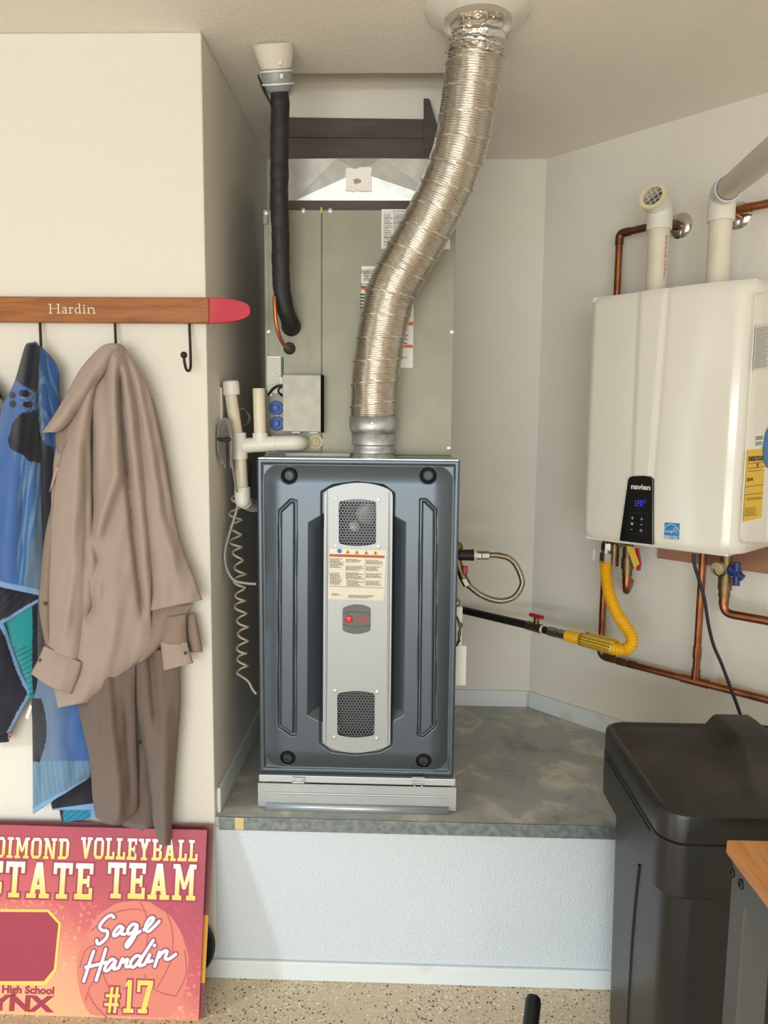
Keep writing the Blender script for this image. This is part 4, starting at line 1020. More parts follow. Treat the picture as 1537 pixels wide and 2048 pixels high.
# labels on the right cheek: plane t = T1
side_n = WT
def sidef(t): return lambda n, z, h=0: Wp(t+h, n, z)
def sq_(x, y): p = atPlane(x, y, Wp(T1+.0008, 0, 0), WT); return ((p-W0).dot(WN), p.z)
SFr = lambda n, z, h=0: Wp(T1+.0010+h, n, z)
def sidelabel(nm, pts, m):
    b = MB(); b.prism([Wp(T1-.001, *sq_(*p)) for p in pts], WT*.0016); return recalc(b.build(nm, m, heat))
eg = sidelabel('energy_label', ((1497, 901), (1533, 896), (1524, 1035), (1488.5, 1043.5)), mat('label_yellow', (226, 184, 40), .5))
def stext(s, x0, y0, x1, y1, par, m=M_ink, bold=0.0):
    a = sq_(x0, y1); c = sq_(x1, y0); return text(s, (0, 0, 1, 1), lambda u, v, h=0: SFr(a[0]+(c[0]-a[0])*u, a[1]+(c[1]-a[1])*v, h), .0005, bold=bold).build('lettering', m, par)
stext('ENERGYGUIDE', 1497.5, 911, 1532, 923, eg, bold=.03); stext('$191', 1494.5, 955, 1507, 964, eg, bold=.03)
def sline(x0, y0, x1, y1, w_=.0012): return ribbon(SFr, [sq_(x0, y0), sq_(x1, y1)], w_, smooth=False)
b = merge(sline(1496, 928, 1531, 924), sline(1495, 937, 1530, 933), sline(1491, 974, 1528, 969), sline(1490, 990, 1527, 986), sline(1498, 943, 1524, 940), sline(1493, 997, 1525, 994), sline(1493, 1000, 1525, 997))
for k in range(6): b = merge(b, sline(1490-k*.1, 1017+k*3, 1510+(k % 3)*2, 1015+k*3, .001))
b.build('printed_text', M_ink, eg)
c0 = sq_(1516, 930); MB().add([SFr(c0[0]+.006, c0[1]+.004, .0008), SFr(c0[0]-.006, c0[1]+.004, .0008), SFr(c0[0], c0[1]-.010, .0008)], [(0, 1, 2)]).build('arrow', M_ink, eg)
dl = sidelabel('data_label', ((1514, 651), (1548, 643), (1542, 739), (1508, 741)), mat('grey_label', (214, 212, 204), .5))
b = MB()
for k in range(22): b = merge(b, sline(1513.5-k*.25, 658+k*3.7, 1540-k*.2-(k*7 % 5), 653+k*3.8, .0014))
b.build('printed_text', M_inkg, dl)
bl = sidelabel('barcode_label', ((1510, 868), (1530, 865), (1528, 893), (1508.5, 897)), M_label)
b = MB()
for k in range(4): b = merge(b, sline(1512, 874+k*2, 1526, 872+k*2, .0016))
for k in range(4): b = merge(b, sline(1511.5, 885+k*2, 1525, 883+k*2, .0014))
b.build('barcode', M_inkg, bl)
c = sq_(1543, 893); b = MB(); b.lathe(Wp(T1+.0008, c[0], c[1]), WT, [(.058, 0), (.058, .002), (.050, .004), (.001, .004)], 36); tag(b.build('blue_disc', mat('blue_plastic', (62, 116, 168), .5), None, smooth=35), 'round blue disc on the side of the water heater at photo edge', 'disc')
# pressed panel outline on the cheek
b = MB(); fr_ = [sq_(*p) for p in ((1513, 590), (1560, 578), (1535, 1085), (1482, 1085))]; 
P = [Wp(T1+.0002, *p) for p in fr_]; P = fillet(P+[P[0]], .02); b.tube(P, .0018, 6); b.build('side_bead', M_white_en, heat, smooth=60)

# ================================================================== VENT PIPES on the heater
def vent(nm, label, px_, ybot, off, r=.0302):
    t, z = tz(px_, ybot, off); return t
t1 = tz(1316, 520, .15)[0]; base1 = Wp(t1, .15, HZ1+.008)
ve = thing('intake_vent', 'cream plastic intake pipe with screened elbow on water heater', 'vent pipe', base1)
zj = tz(1318, 455, .15)[1]
b = MB(); b.tube([base1, Wp(t1, .15, zj)], .0300, 28); pv = b.build('pipe', M_pvc, ve, smooth=50)
b = MB(); b.lathe(base1, (0, 0, 1), [(.036, -.008), (.036, .002), (.031, .005)], 28); b.build('port_ring', M_chrome, ve, smooth=40)
a = Wp(t1, .15, zj-.002); dv = Vector((-.30, -.95, .18)).normalized()
op = atPlane(1307, 393, a + dv*.062, dv)
P = fillet([a+Vector((0, 0, -.006)), a+Vector((0, 0, .060)), op], .055, 10)
b = MB(); b.tube(P, .0355, 32, cap=False); b.tube(P[::-1], .0315, 32, cap=False); b.lathe(P[0], (0, 0, -1), [(.0355, 0), (.030, 0)], 32, cap=False); el = b.build('elbow', M_pvcw, ve, smooth=50)
dv = (P[-1]-P[-2]).normalized(); b = MB(); b.lathe(P[-1], dv, [(.0355, -.004), (.0385, -.002), (.0385, .004), (.0275, .004), (.0275, -.004)], 32, cap=False); rg = lab(b.build('screen_ring', mat('cream_ring', (228, 218, 186), .4), ve, smooth=40), 'cream screen ring')
MB().lathe(P[-3], dv, [(.0305, 0), (.0305, .001)], 24).build('throat', mat('grey_throat', (120, 118, 112), .7), ve)
u_ = dv.cross(Vector((0, 0, 1))).normalized(); w_ = dv.cross(u_); b = MB()
ca, sa = math.cos(.55), math.sin(.55); u2, w2_ = u_*ca+w_*sa, w_*ca-u_*sa
for k in (-.0135, 0, .0135):
    l = math.sqrt(.0275**2-k*k); b.tube([P[-1]+u2*k-w2_*l, P[-1]+u2*k+w2_*l], .0011, 6); b.tube([P[-1]+w2_*k-u2*l, P[-1]+w2_*k+u2*l], .0011, 6)
b.build('wire_screen', M_plate, rg, smooth=60)
# red lettering running down the pipe
cpv = [base1.lerp(Wp(t1, .15, zj), f) for f in (0, 1)]
def cylf(u, v, h=0):   # u down the pipe from near its top, v around
    ang = v/.030; d0 = Vector((-.10, -.99, 0)).normalized(); rgt = Vector((0, 0, 1)).cross(d0) * -1
    dd_ = d0*math.cos(ang)+Vector((.99, -.10, 0))*math.sin(ang); return Vector((base1.x, base1.y, zj-.030-u)) + dd_*(.0302+h)
text('ENCRA\u00ae CHPVU', (0, .0125, .118, .0205), cylf, .0004).build('lettering', mat('red_ink', (190, 50, 56), .5), pv)

t2 = tz(1439, 500, .15)[0]; base2 = Wp(t2, .15, HZ1+.008)
vx_ = thing('exhaust_vent', 'white plastic exhaust pipe with elbow rising toward upper right', 'vent pipe', base2)
zj = tz(1441, 442, .15)[1]
b = MB(); b.tube([base2, Wp(t2, .15, zj)], .0300, 28); b.build('pipe', M_pvc, vx_, smooth=50)
b = MB(); b.lathe(base2, (0, 0, 1), [(.036, -.008), (.036, .002), (.031, .005)], 28); b.build('port_ring', M_chrome, vx_, smooth=40)
a = Wp(t2, .15, zj-.002); far = atY(1610, 250, 1.40); c_ = a+Vector((0, 0, .075)); dv = (far-c_).normalized()
P = fillet([a, c_, c_+dv*.09], .055, 10)
b = MB(); b.tube(P, .0355, 32, cap=False); b.lathe(P[0], (0, 0, -1), [(.0355, 0), (.030, 0)], 32, cap=False); b.lathe(P[-1], dv, [(.0355, 0), (.030, 0)], 32, cap=False); b.build('elbow', M_pvcw, vx_, smooth=50)
b = MB(); b.lathe(P[-1], dv, [(.0305, -.001), (.0318, .0005), (.0305, .002)], 28, cap=False); b.build('primer_ring', M_bluecap, vx_, smooth=50)
b = MB(); b.tube(fillet([P[-2], far, Vector((far.x, far.y, H))], .07, 10), .0300, 28); b.build('pipe', mat('white_pvc_grey', (206, 200, 190), .4), vx_, smooth=50)

# ================================================================== COPPER PIPES
def cop(o, nm, P, r=.0113, m=None, fil=None, n=16):
    if fil: P = fillet(P, fil)
    b = MB(); b.tube(P, r, n); return b.build(nm, m or M_copper, o, smooth=50)
oc = .062
tl = .327; zlow = .752; ztop = tz(1260, 463, oc)[1]
c1 = thing('copper_riser', 'long copper pipe running behind left edge of water heater', 'copper pipe', Wp(tl, oc, zlow))
cop(c1, 'pipe', [Wp(tl, oc, zlow+.02), Wp(tl, oc, ztop-.02)])
te = tz(1362, 450, .0)[0]
cop(c1, 'elbow', [Wp(tl, oc, ztop-.035), Wp(tl, oc, ztop), Wp(tl+.035, oc, ztop)], .0133, M_copper_old, .022)
cop(c1, 'pipe', [Wp(tl+.02, oc, ztop), Wp(te-.02, oc, ztop+.004), Wp(te, .035, ztop+.004), Wp(te, 0, ztop+.004)], .0113, M_copper_old, .02)
b = MB(); b.lathe(Wp(te, 0, ztop+.004), WN, [(.038, .0), (.038, .003), (.030, .010), (.017, .013), (.0135, .013)], 32); lab(b.build('escutcheon', M_chrome, c1, smooth=40), 'chrome wall escutcheon')
# lower run: elbow at left, level run right with a tee
cop(c1, 'elbow', [Wp(tl, oc, zlow+.05), Wp(tl, oc, zlow), Wp(tl+.05, oc, zlow)], .0135, M_copper_old, .03)
cop(c1, 'run', [Wp(tl+.03, oc, zlow), Wp(tl+.09, oc, zlow-.003), Wp(tl+.11, oc, zlow-.003), Wp(2.3, oc, zlow-.003)])
for t in (tl+.075, tl+.115): cop(c1, 'coupling', [Wp(t-.014, oc, zlow-.002), Wp(t+.014, oc, zlow-.002)], .0128, M_copper_old)
tt = tz(1392, 1358, oc)[0]
tee = cop(c1, 'tee', [Wp(tt-.045, oc, zlow-.003), Wp(tt+.04, oc, zlow-.003)], .0135)
cop(c1, 'tee_branch', [Wp(tt, oc, zlow), Wp(tt, oc, zlow+.035)], .0130)
tr_ = tt
cop(c1, 'coupling', [Wp(tt-.006*0, oc, zlow+.07), Wp(tt, oc, zlow+.105)], .0128)
cop(c1, 'pipe', [Wp(tt, oc, zlow+.02), Wp(tt, oc, HZ0-.005)], .0108)
MB().add([Wp(tt+.06, oc-.012, zlow+.006), Wp(tt+.10, oc-.012, zlow+.008), Wp(tt+.10, oc-.010, zlow+.022), Wp(tt+.06, oc-.010, zlow+.020)], [(0, 1, 2, 3)]).build('paper_tag', mat('tan_tag', (196, 158, 104), .7), c1, solid=.001)
# upper right stub
zr = tz(1500, 415, oc)[1]; te2 = tz(1478, 436, 0)[0]
c2 = thing('copper_stub', 'bright copper pipe leaving chrome escutcheon at upper right', 'copper pipe', Wp(te2, .0, zr))
b = MB(); b.lathe(Wp(te2, 0, zr), WN, [(.038, .0), (.038, .003), (.030, .010), (.017, .013), (.0135, .013)], 32); b.build('escutcheon', M_chrome, c2, smooth=40)
cop(c2, 'pipe', [Wp(te2, 0, zr), Wp(te2, oc, zr), Wp(te2+1.5, oc, zr+.010)], .0113, None, .03)
cop(c2, 'coupling', [Wp(te2+.035, oc, zr), Wp(te2+.06, oc, zr)], .0128)
# hot-side valve (left) and cold-side valve (right)
def isolation(nm, label, xx, y0, ybend, off, hm, left):
    t, z = tz(xx, ybend, off); o = thing(nm, label, 'valve', Wp(t, off, z))
    zt = HZ0-.006; zb = tz(xx, y0, off)[1]
    cop(o, 'valve_body', [Wp(t, off, zt), Wp(t, off, zb+.03)], .0165, M_brass)
    cop(o, 'union_nut', [Wp(t, off, zb+.035), Wp(t, off, zb)], .0200, M_brass, n=8)
    cop(o, 'socket', [Wp(t, off, zb), Wp(t, off, zb-.022)], .0160, M_brass)
    if left: cop(o, 'elbow', [Wp(t, off, zb-.01), Wp(t, off, z), Wp(t-.02, off-.05, z+.004), Wp(t-.05, .0, z+.010)], .0120, M_copper, .022)
    else: cop(o, 'elbow', [Wp(t, off, zb-.01), Wp(t, off, z), Wp(t+1.5, off, z+.012)], .0122, M_copper, .03)
    cop(o, 'coupling', [Wp(t, off, z+.025), Wp(t, off, z+.055)], .0138, M_copper)
    return o, t, zt, zb
o1, t_, zt, zb = isolation('hot_water_valve', 'brass isolation valve with red lever and yellow tag under water heater', 1253, 1137, 1184, .12, M_red, True)
# drain cap facing the room, red lever, yellow tag
b = MB(); b.tube([Wp(t_, .12, zt-.03), Wp(t_, .165, zt-.03)], .012, 14); b.build('drain_cap', M_brass, o1, smooth=40)
c_ = [tz(1272, 1096, .15), tz(1279, 1096, .15), tz(1284, 1128, .15), tz(1282, 1141, .15), tz(1274, 1141, .15), tz(1275, 1128, .15)]
b = MB(); b.prism([Wp(t, .148, z) for t, z in c_], WN*.006); b.build('lever', M_red, o1, bevel=.002)
c_ = [tz(1253, 1092, .17), tz(1267, 1094, .17), tz(1280, 1128, .17), tz(1269, 1136, .17)]
b = MB(); b.prism([Wp(t, .168, z) for t, z in c_], WN*.0012); tgo = b.build('tag', M_ytag, o1)
cop(o1, 'bridge', [Wp(tz(1222, 1104, .14)[0], .14, zt-.03), Wp(t_, .12, zt-.03)], .0115, M_brass)
b = MB(); c_ = tz(1222, 1108, .15); b.tube([Wp(c_[0], .13, zt), Wp(c_[0], .13, c_[1]-.04)], .0165, 14); b.build('valve_body', M_brass, o1, smooth=40)
c_ = [tz(*p, .20) for p in ((1187, 1097), (1192, 1097), (1191, 1120), (1186, 1120))]; b = MB(); b.prism([Wp(t, .198, z) for t, z in c_], WN*.004); b.build('bracket', M_plate, o1, bevel=.001)
o2, t_, zt, zb = isolation('cold_water_valve', 'brass isolation valve with dark blue lever at lower right of water heater', 1447, 1178, 1226, .12, M_blueh, False)
b = MB(); p = Wp(tz(1434, 1138, .16)[0], .16, tz(1434, 1138, .16)[1]); b.lathe(p, WN, [(.018, -.03), (.018, 0), (.012, .003), (.004, .003)], 18); cap = b.build('drain_cap', mat('tan_cap', (178, 160, 122), .5), o2, smooth=40)
P = [atW(x, y, .175) for x, y in ((1428, 1138), (1432, 1148), (1442, 1153), (1451, 1148), (1452, 1140))]; b = MB(); b.tube(catmull(P), .0017, 6); b.build('tether', M_cordb, cap, smooth=60)
b = MB(); c_ = tz(1466, 1145, .13); b.tube([Wp(t_, .12, c_[1]), Wp(c_[0]+.02, .13, c_[1])], .012, 12); b.tube([Wp(c_[0]+.01, .13, c_[1]+.03), Wp(c_[0]+.012, .13, c_[1]-.035)], .010, 10); b.tube([Wp(c_[0]-.01, .13, c_[1]+.012), Wp(c_[0]+.03, .13, c_[1]-.012)], .010, 10); lab(b.build('lever', M_blueh, o2, smooth=45), 'dark blue lever handle')
# backing board behind heater
z1_, z0_ = tz(1500, 1092, .02)[1], tz(1500, 1143, .02)[1]
b = MB(); b.hexa([Wp(t, n, z) for z in (z0_, z1_) for t, n in ((T0+.10, 0), (1.12, 0), (1.12, .019), (T0+.10, .019))]); tag(b.build('backing_board', M_plywood, None, bevel=.002), 'reddish brown wooden board on wall below the water heater', 'board')
# power cord of the heater
P = [atW(x, y, o) for x, y, o in ((1388, 1108, .20), (1390, 1130, .20), (1399, 1160, .19), (1410, 1200, .18), (1418, 1250, .17), (1428, 1290, .16), (1443, 1325, .15), (1460, 1370, .14), (1475, 1410, .13), (1488, 1450, .12), (1496, 1500, .11))]
tag(MB().tube(catmull(P, 8), .0048, 10).build('power_cord', M_cordb, None, smooth=60), 'black power cord hanging from the water heater down behind tank', 'power cord')
# ================================================================== BRINE TANK (right foreground)
ZL = .78
lbl = atZ(1213, 1440, ZL); lfl = atZ(1322, 1628, ZL)
SX0, SX1, SY0, SY1 = (lbl.x+lfl.x)/2-.004, .95, lfl.y-.004, lbl.y
zc1 = atY(1330, 1788, SY0).z; zc2 = atY(1204, 1572, SY1).z
zcol = .5*(zc1+zc2)
tank = thing('brine_tank', 'black plastic water softener brine tank with lid beside platform', 'tank', ((SX0+SX1)/2, (SY0+SY1)/2, 0))
def rloft(rows, k=7):
    pts = []
    for z, ins, r in rows:
        o = rrect(SX0+ins, SY0+ins, SX1-ins, SY1-ins, r, k); pts.append([(x, y, z) for x, y in o])
    return pts
def loft(rows, capb=True, capt=True):
    b = MB(); P = rloft(rows); b.grid(P, closeu=True); n = len(P[0]); m = len(P)
    if capb: b.f.append(tuple(range(n-1, -1, -1)))
    if capt: b.f.append(tuple((m-1)*n+k for k in range(n)))
    return b
loft([(0, .040, .055), (.02, .034, .055), (zcol-.03, .027, .055), (zcol+.02, .026, .055)]).build('tank_body', M_tank, tank, smooth=40)
loft([(zcol-.006, .006, .05), (zcol, .001, .05), (zcol+.05, .000, .05), (ZL-.062, .000, .05), (ZL-.060, .003, .05)]).build('collar', M_tank, tank, smooth=35)
# lid: skirt, rim and a relief top with the raised ridge
lidm = loft([(ZL-.060, .003, .05), (ZL-.057, .001, .05), (ZL-.012, .001, .05), (ZL-.004, .003, .05), (ZL, .010, .048), (ZL-.002, .014, .046), (ZL-.004, .018, .044)], True, False)
rq = rrect(SX0+.018, SY0+.018, SX1-.018, SY1-.018, .044, 7)
ra = atZ(1392, 1436, ZL); rb = atZ(1455, 1504, ZL); rc2 = atZ(1492, 1618, ZL); rd = atZ(1462, 1436, ZL+.0)
nx, ny = 90, 90; G_ = []
for j in range(ny+1):
    row = []
    for i in range(nx+1):
        x = SX0+.018+(SX1-SX0-.036)*i/nx; y = SY0+.018+(SY1-SY0-.036)*j/ny
        # ridge left boundary as function of y
        if y > rb.y: f = (y-rb.y)/(ra.y-rb.y); xr = rb.x+(ra.x-rb.x)*f; hh = .036
        else: f = (y-rc2.y)/(rb.y-rc2.y); xr = rc2.x+(rb.x-rc2.x)*f; hh = .036*max(0, min(1, f*1.0))
        s = ss(xr-.006, xr+.030, x); xr2 = xr+.135
        s *= 1-ss(xr2-.03, xr2+.01, x)
        e = min(x-SX0-.018, y-SY0-.018, SY1-.018-y)
        z = ZL-.004 + hh*s*ss(0, .02, max(e, 0)+.012) + .004*ss(0, .06, e)
        # rounded corner clipping of the rectangle
        row.append((x, y, z))
    G_.append(row)
def inrr(x, y, r=.044):
    x0, x1, y0, y1 = SX0+.018, SX1-.018, SY0+.018, SY1-.018
    cx = min(max(x, x0+r), x1-r); cy = min(max(y, y0+r), y1-r); return cx, cy, r
for row in G_:
    for i, (x, y, z) in enumerate(row):
        cx, cy, r = inrr(x, y); d = math.hypot(x-cx, y-cy)
        if d > r: row[i] = (cx+(x-cx)*r/d, cy+(y-cy)*r/d, z)
lid = lidm.build('lid', M_tank, tank, smooth=35)
b = MB(); b.grid(G_); b.build('lid_top', M_lid, lid, smooth=50)
# seam grooves on the body's left cheek
P = [atPlane(x, y, (SX0+.028, 0, 0), Vector((1, 0, 0))) for x, y in ((1281, 1730), (1272, 1800), (1264, 1880), (1258, 1960), (1252, 2045))]
P = [Vector((SX0+.0265+.010*max(0, (zcol-p.z)/zcol), p.y, p.z)) for p in P]; P.append(Vector((SX0+.033, P[-1].y-.005, .1)))
MB().tube(catmull(P), .0045, 8).build('body_seam', M_black, tank, smooth=60)
P = [Vector((SX0+.0008, SY0+.07, ZL-.072)), Vector((SX0+.0008, SY1-.06, ZL-.072))]; MB().tube(P, .003, 8).build('lid_seam', M_black, tank, smooth=60)

# ================================================================== WORK TABLE (right foreground)
ZT = .80; tcn = atZ(1453, 1678, ZT)
tab = thing('work_table', 'wood-topped table corner with grey steel frame in right foreground', 'table', (tcn.x+.3, tcn.y-.3, 0))
def woodmat(nm, c1, c2, st, sc=6):
    m = mat(nm, c1, .42); nt = m.node_tree; b = nt.nodes['Principled BSDF']; tc = nt.nodes.new('ShaderNodeTexCoord'); mp = nt.nodes.new('ShaderNodeMapping'); mp.inputs['Scale'].default_value = st
    nt.links.new(tc.outputs['Object'], mp.inputs[0]); n = nt.nodes.new('ShaderNodeTexNoise'); n.inputs['Scale'].default_value = sc; n.inputs['Detail'].default_value = 6; n.inputs['Distortion'].default_value = .8
    nt.links.new(mp.outputs[0], n.inputs['Vector']); r = nt.nodes.new('ShaderNodeValToRGB'); r.color_ramp.elements[0].position = .32; r.color_ramp.elements[1].position = .7
    r.color_ramp.elements[0].color = lin(c1); r.color_ramp.elements[1].color = lin(c2); nt.links.new(n.outputs['Fac'], r.inputs[0]); nt.links.new(r.outputs[0], b.inputs['Base Color']); return m
M_bench = woodmat('beech_top', (214, 150, 84), (196, 128, 64), (14, 1.2, 14))
MB().box(tcn.x, tcn.x+.6, tcn.y-.9, tcn.y, ZT-.026, ZT).build('table_top', M_bench, tab, bevel=.004)
LX, LY = tcn.x+.008, tcn.y-.012
for dx, dy, nm in ((0, 0, 'leg'), (.53, 0, 'leg'), (0, -.83, 'leg'), (.53, -.83, 'leg')):
    MB().box(LX+dx, LX+dx+.05, LY+dy-.05, LY+dy, 0, ZT-.026).build(nm, M_grey_metal, tab, bevel=.003)
MB().box(LX+.001, LX+.004, LY-.86, LY-.01, ZT-.085, ZT-.027).build('side_rail', M_grey_metal, tab, bevel=.001)
MB().box(LX+.05, LX+.53, LY-.035, LY-.031, ZT-.085, ZT-.027).build('side_rail', M_grey_metal, tab, bevel=.001)
for x, y in ((1465, 1745), (1483, 1768)):
    p = atPlane(x, y, (LX-.001, 0, 0), Vector((1, 0, 0))); b = MB(); b.lathe((LX, p.y, p.z), (-1, 0, 0), [(.0085, 0), (.0085, .002), (.007, .004), (.0035, .004), (.0035, .001)], 18); b.build('bolt', M_black, tab, smooth=35)

# black tubular handle at the lower frame edge
p0 = atY(1067, 2004, 1.50); p1 = atY(1056, 2100, 1.42)
hb = thing('black_handle', 'black rounded rubber handle poking up from bottom frame edge', 'handle', (p1.x, 1.40, 0))
dz = p0-p1; Pn = p1 - dz.normalized()*((p1.z-.02)/dz.normalized().z)
b = MB(); b.tube([Pn, p1, p0, p0+dz.normalized()*.010, p0+dz.normalized()*.014], [.0155, .0165, .0175, .0145, .007], 22); b.build('grip', M_black, hb, smooth=45)
b = MB(); b.lathe((Pn.x, Pn.y, 0), (0, 0, 1), [(.05, 0), (.05, .012), (.02, .02), (.016, .03)], 24); b.build('foot', M_black, hb, smooth=40)

# ================================================================== SKI COAT RACK
KY = 1.835
sk = thing('coat_rack', 'wooden ski coat rack with red tip and iron hooks on left wall', 'coat rack', (-.9, KY, 1.757))
M_ski = woodmat('stained_pine', (168, 102, 40), (130, 74, 24), (1.0, 8, 10), 7)
zt, zbm = 1.8205, 1.7585
xr_ = atY(418, 625, KY).x; xt = atY(502, 625, KY).x
MB().box(-1.75, xr_, KY, KY+.016, zbm, zt).build('ski_board', M_ski, sk, bevel=.003)
out = [(xr_, zt)]; n = 20
for i in range(1, n+1):
    a = math.pi/2*i/n; out.append((xr_+(xt-xr_)*math.sin(a)**1.0, (zt+zbm)/2+(zt-zbm)/2*math.cos(a)**.75))
for i in range(n-1, -1, -1):
    a = math.pi/2*i/n; out.append((xr_+(xt-xr_)*math.sin(a), (zt+zbm)/2-(zt-zbm)/2*math.cos(a)**.75))
M_redtip = mat('red_paint', (190, 44, 66), .4)
b = MB(); fv = []
m_ = len(out)
for x, z in out: s = (x-xr_)/(xt-xr_); fv.append((x, KY-.010*s*s, z))
b.add([p for p in fv] + [(x, y+.016-.004*((x-xr_)/(xt-xr_)), z) for x, y, z in fv], [tuple(range(m_)), tuple(range(2*m_-1, m_-1, -1))] + [(i, m_+i, m_+(i+1) % m_, (i+1) % m_) for i in range(m_)])
tip = recalc(b.build('ski_tip', M_redtip, sk, bevel=.002)); lab(tip, 'red painted ski tip')
# serif lettering on the ski
SKF = frY(KY-.0003); a = atY(97, 634, KY); c = atY(193, 607, KY); w_ = c.x-a.x; h_ = .0225; x0, z0_ = a.x, (zt+zbm)/2-.0095
def ser(strokes): 
    b = MB()
    for s in strokes:
        pts = [(x0+p[0]*w_, z0_+p[1]*h_) for p in s[0]]; b = merge(b, ribbon(SKF, pts, [v*h_ for v in s[1]] if isinstance(s[1], (list, tuple)) else s[1]*h_, .0005, smooth=len(pts) > 2))
    return b
th, tn = .13, .055
ST = [([(.05, 0), (.05, 1)], th), ([(.215, 0), (.215, 1)], th), ([(.05, .52), (.215, .52)], tn), ([(.015, .03), (.085, .03)], tn), ([(.015, .97), (.085, .97)], tn), ([(.18, .03), (.25, .03)], tn), ([(.18, .97), (.25, .97)], tn),
      ([(.30, .52), (.325, .62), (.36, .60), (.37, .48), (.37, .06), (.40, .03)], [.08, .08, .1, .13, .13, .05]), ([(.37, .38), (.32, .30), (.295, .16), (.315, .03), (.345, .04), (.37, .14)], [.05, .08, .12, .1, .07, .05]),
      ([(.455, .02), (.455, .62)], .12), ([(.425, .60), (.455, .62)], tn), ([(.425, .03), (.488, .03)], tn), ([(.455, .45), (.485, .61), (.515, .58)], [.05, .1, .13]),
      ([(.655, .02), (.655, 1.02)], .12), ([(.62, 1.0), (.655, 1.02)], tn), ([(.655, .55), (.615, .62), (.575, .52), (.56, .32), (.575, .10), (.61, .02), (.655, .14)], [.05, .07, .11, .13, .11, .07, .05]), ([(.655, .03), (.69, .06)], tn),
      ([(.745, .02), (.745, .62)], .12), ([(.715, .60), (.745, .62)], tn), ([(.715, .03), (.777, .03)], tn), ([(.742, .85), (.748, .87)], .15),
      ([(.835, .02), (.835, .62)], .12), ([(.805, .60), (.835, .62)], tn), ([(.805, .03), (.867, .03)], tn), ([(.835, .46), (.875, .61), (.925, .58), (.945, .42), (.945, .02)], [.05, .09, .12, .12, .12]), ([(.915, .03), (.98, .03)], tn)]
ser(ST).build('lettering', mat('cream_paint', (232, 222, 200), .6), sk)
M_hook = mat('dark_iron', (58, 50, 44), .5, .6)
for x0h, top_, full in ((-70, 647, 0), (80, 648, 0), (230, 650, 0), (379, 655, 1)):
    Yh = KY+.004
    pts = [(x0h, top_-22, Yh+.008), (x0h, top_-4, Yh+.004), (x0h+2, top_+45, Yh-.004), (x0h+2.5, top_+75, Yh-.008), (x0h, top_+86, Yh-.020), (x0h-6, top_+84, Yh-.034), (x0h-10, top_+68, Yh-.042), (x0h-11, top_+55, Yh-.044)]
    P = [atY(*p) for p in pts]; b = MB(); b.tube(catmull(P, 7), .0033, 10); hk = b.build('hook', M_hook, sk, smooth=60)
    b = MB(); b.ball(P[-1], .0083, 14); b.build('hook_ball', M_hook, hk, smooth=60)

# ================================================================== HANGING CLOTHES
def interp(poly, y):
    if y <= poly[0][0]: return poly[0][1]
    for (y0, x0), (y1, x1) in zip(poly, poly[1:]):
        if y <= y1: return x0+(x1-x0)*(y-y0)/(y1-y0)
    return poly[-1][1]
def vnoise(x, y, s):
    return math.sin(x*.11+s)*math.sin(y*.037+s*2.1)+.5*math.sin(x*.23+y*.05+s*3)+.4*math.sin(y*.09-x*.07+s)
def cloth(nm, Lp, Rp, Y0, folds, m, parent, nu=60, nv=120, bulge=.03, thick=.002, colf=None, noise=.0015, sag=0, pw=.7, soft=True):
    sm = (lambda P: catmull(P, 8)) if soft else (lambda P: P)
    Lr = resample(sm([Vector((x, y, 0)) for x, y in Lp]), nv+1); Rr = resample(sm([Vector((x, y, 0)) for x, y in Rp]), nv+1)
    rows = []; cols = []; sd = hash(nm) % 7 if False else len(Lp)*1.3
    for j in range(nv+1):
        row = []; v = j/nv
        for i in range(nu+1):
            u = i/nu; p = Lr[j].lerp(Rr[j], u); px_, py_ = p.x, p.y
            py_ += sag*math.sin(math.pi*u)*v
            e = min(u, 1-u); d = bulge*(math.sin(math.pi*u)**pw)*min(1, .35+v*1.6)
            for amp, wd, poly in folds:
                if poly[0][0]-25 < py_ < poly[-1][0]+25:
                    f = min(1, (py_-poly[0][0]+25)/40, (poly[-1][0]+25-py_)/40); c = interp(poly, py_)
                    d += amp*f*math.exp(-((px_-c)/wd)**2)
            d += noise*vnoise(px_, py_, sd)
            row.append(atY(px_, py_, Y0-d))
            if colf: cols.append(lin(colf(px_+.5*math.sin(py_*1.9)+.4*math.sin(px_*2.3+py_*.9), py_+.5*math.sin(px_*1.7)+.4*math.sin(py_*2.9+px_), u, v)))
        rows.append(row)
    b = MB(); b.grid(rows); o = b.build(nm, m, parent, smooth=80, solid=thick)
    if colf:
        ca = o.data.color_attributes.new('pattern', 'FLOAT_COLOR', 'POINT'); flatc = np.array(cols, dtype=np.float32).ravel(); ca.data.foreach_set('color', flatc)
    return o
def fabric(nm, rgb, rib=None, sheen=.1, vcol=False, bumps=(900, .25, .0008)):
    m = mat(nm, rgb, .85, bump=bumps, sheen=sheen, spec=.15); nt = m.node_tree; b = nt.nodes['Principled BSDF']
    if rib:
        wv = nt.nodes.new('ShaderNodeTexWave'); wv.bands_direction = 'Z'; wv.inputs['Scale'].default_value = rib; tc = nt.nodes.new('ShaderNodeTexCoord'); nt.links.new(tc.outputs['Object'], wv.inputs['Vector'])
        mx = nt.nodes.new('ShaderNodeMix'); mx.data_type = 'RGBA'; mx.inputs[6].default_value = lin(rgb); mx.inputs[7].default_value = lin(tuple(min(255, int(c*1.07)) for c in rgb)); nt.links.new(wv.outputs['Fac'], mx.inputs[0]); nt.links.new(mx.outputs[2], b.inputs['Base Color'])
    if vcol:
        at = nt.nodes.new('ShaderNodeVertexColor'); at.layer_name = 'pattern'; nt.links.new(at.outputs[0], b.inputs['Base Color'])
    return m
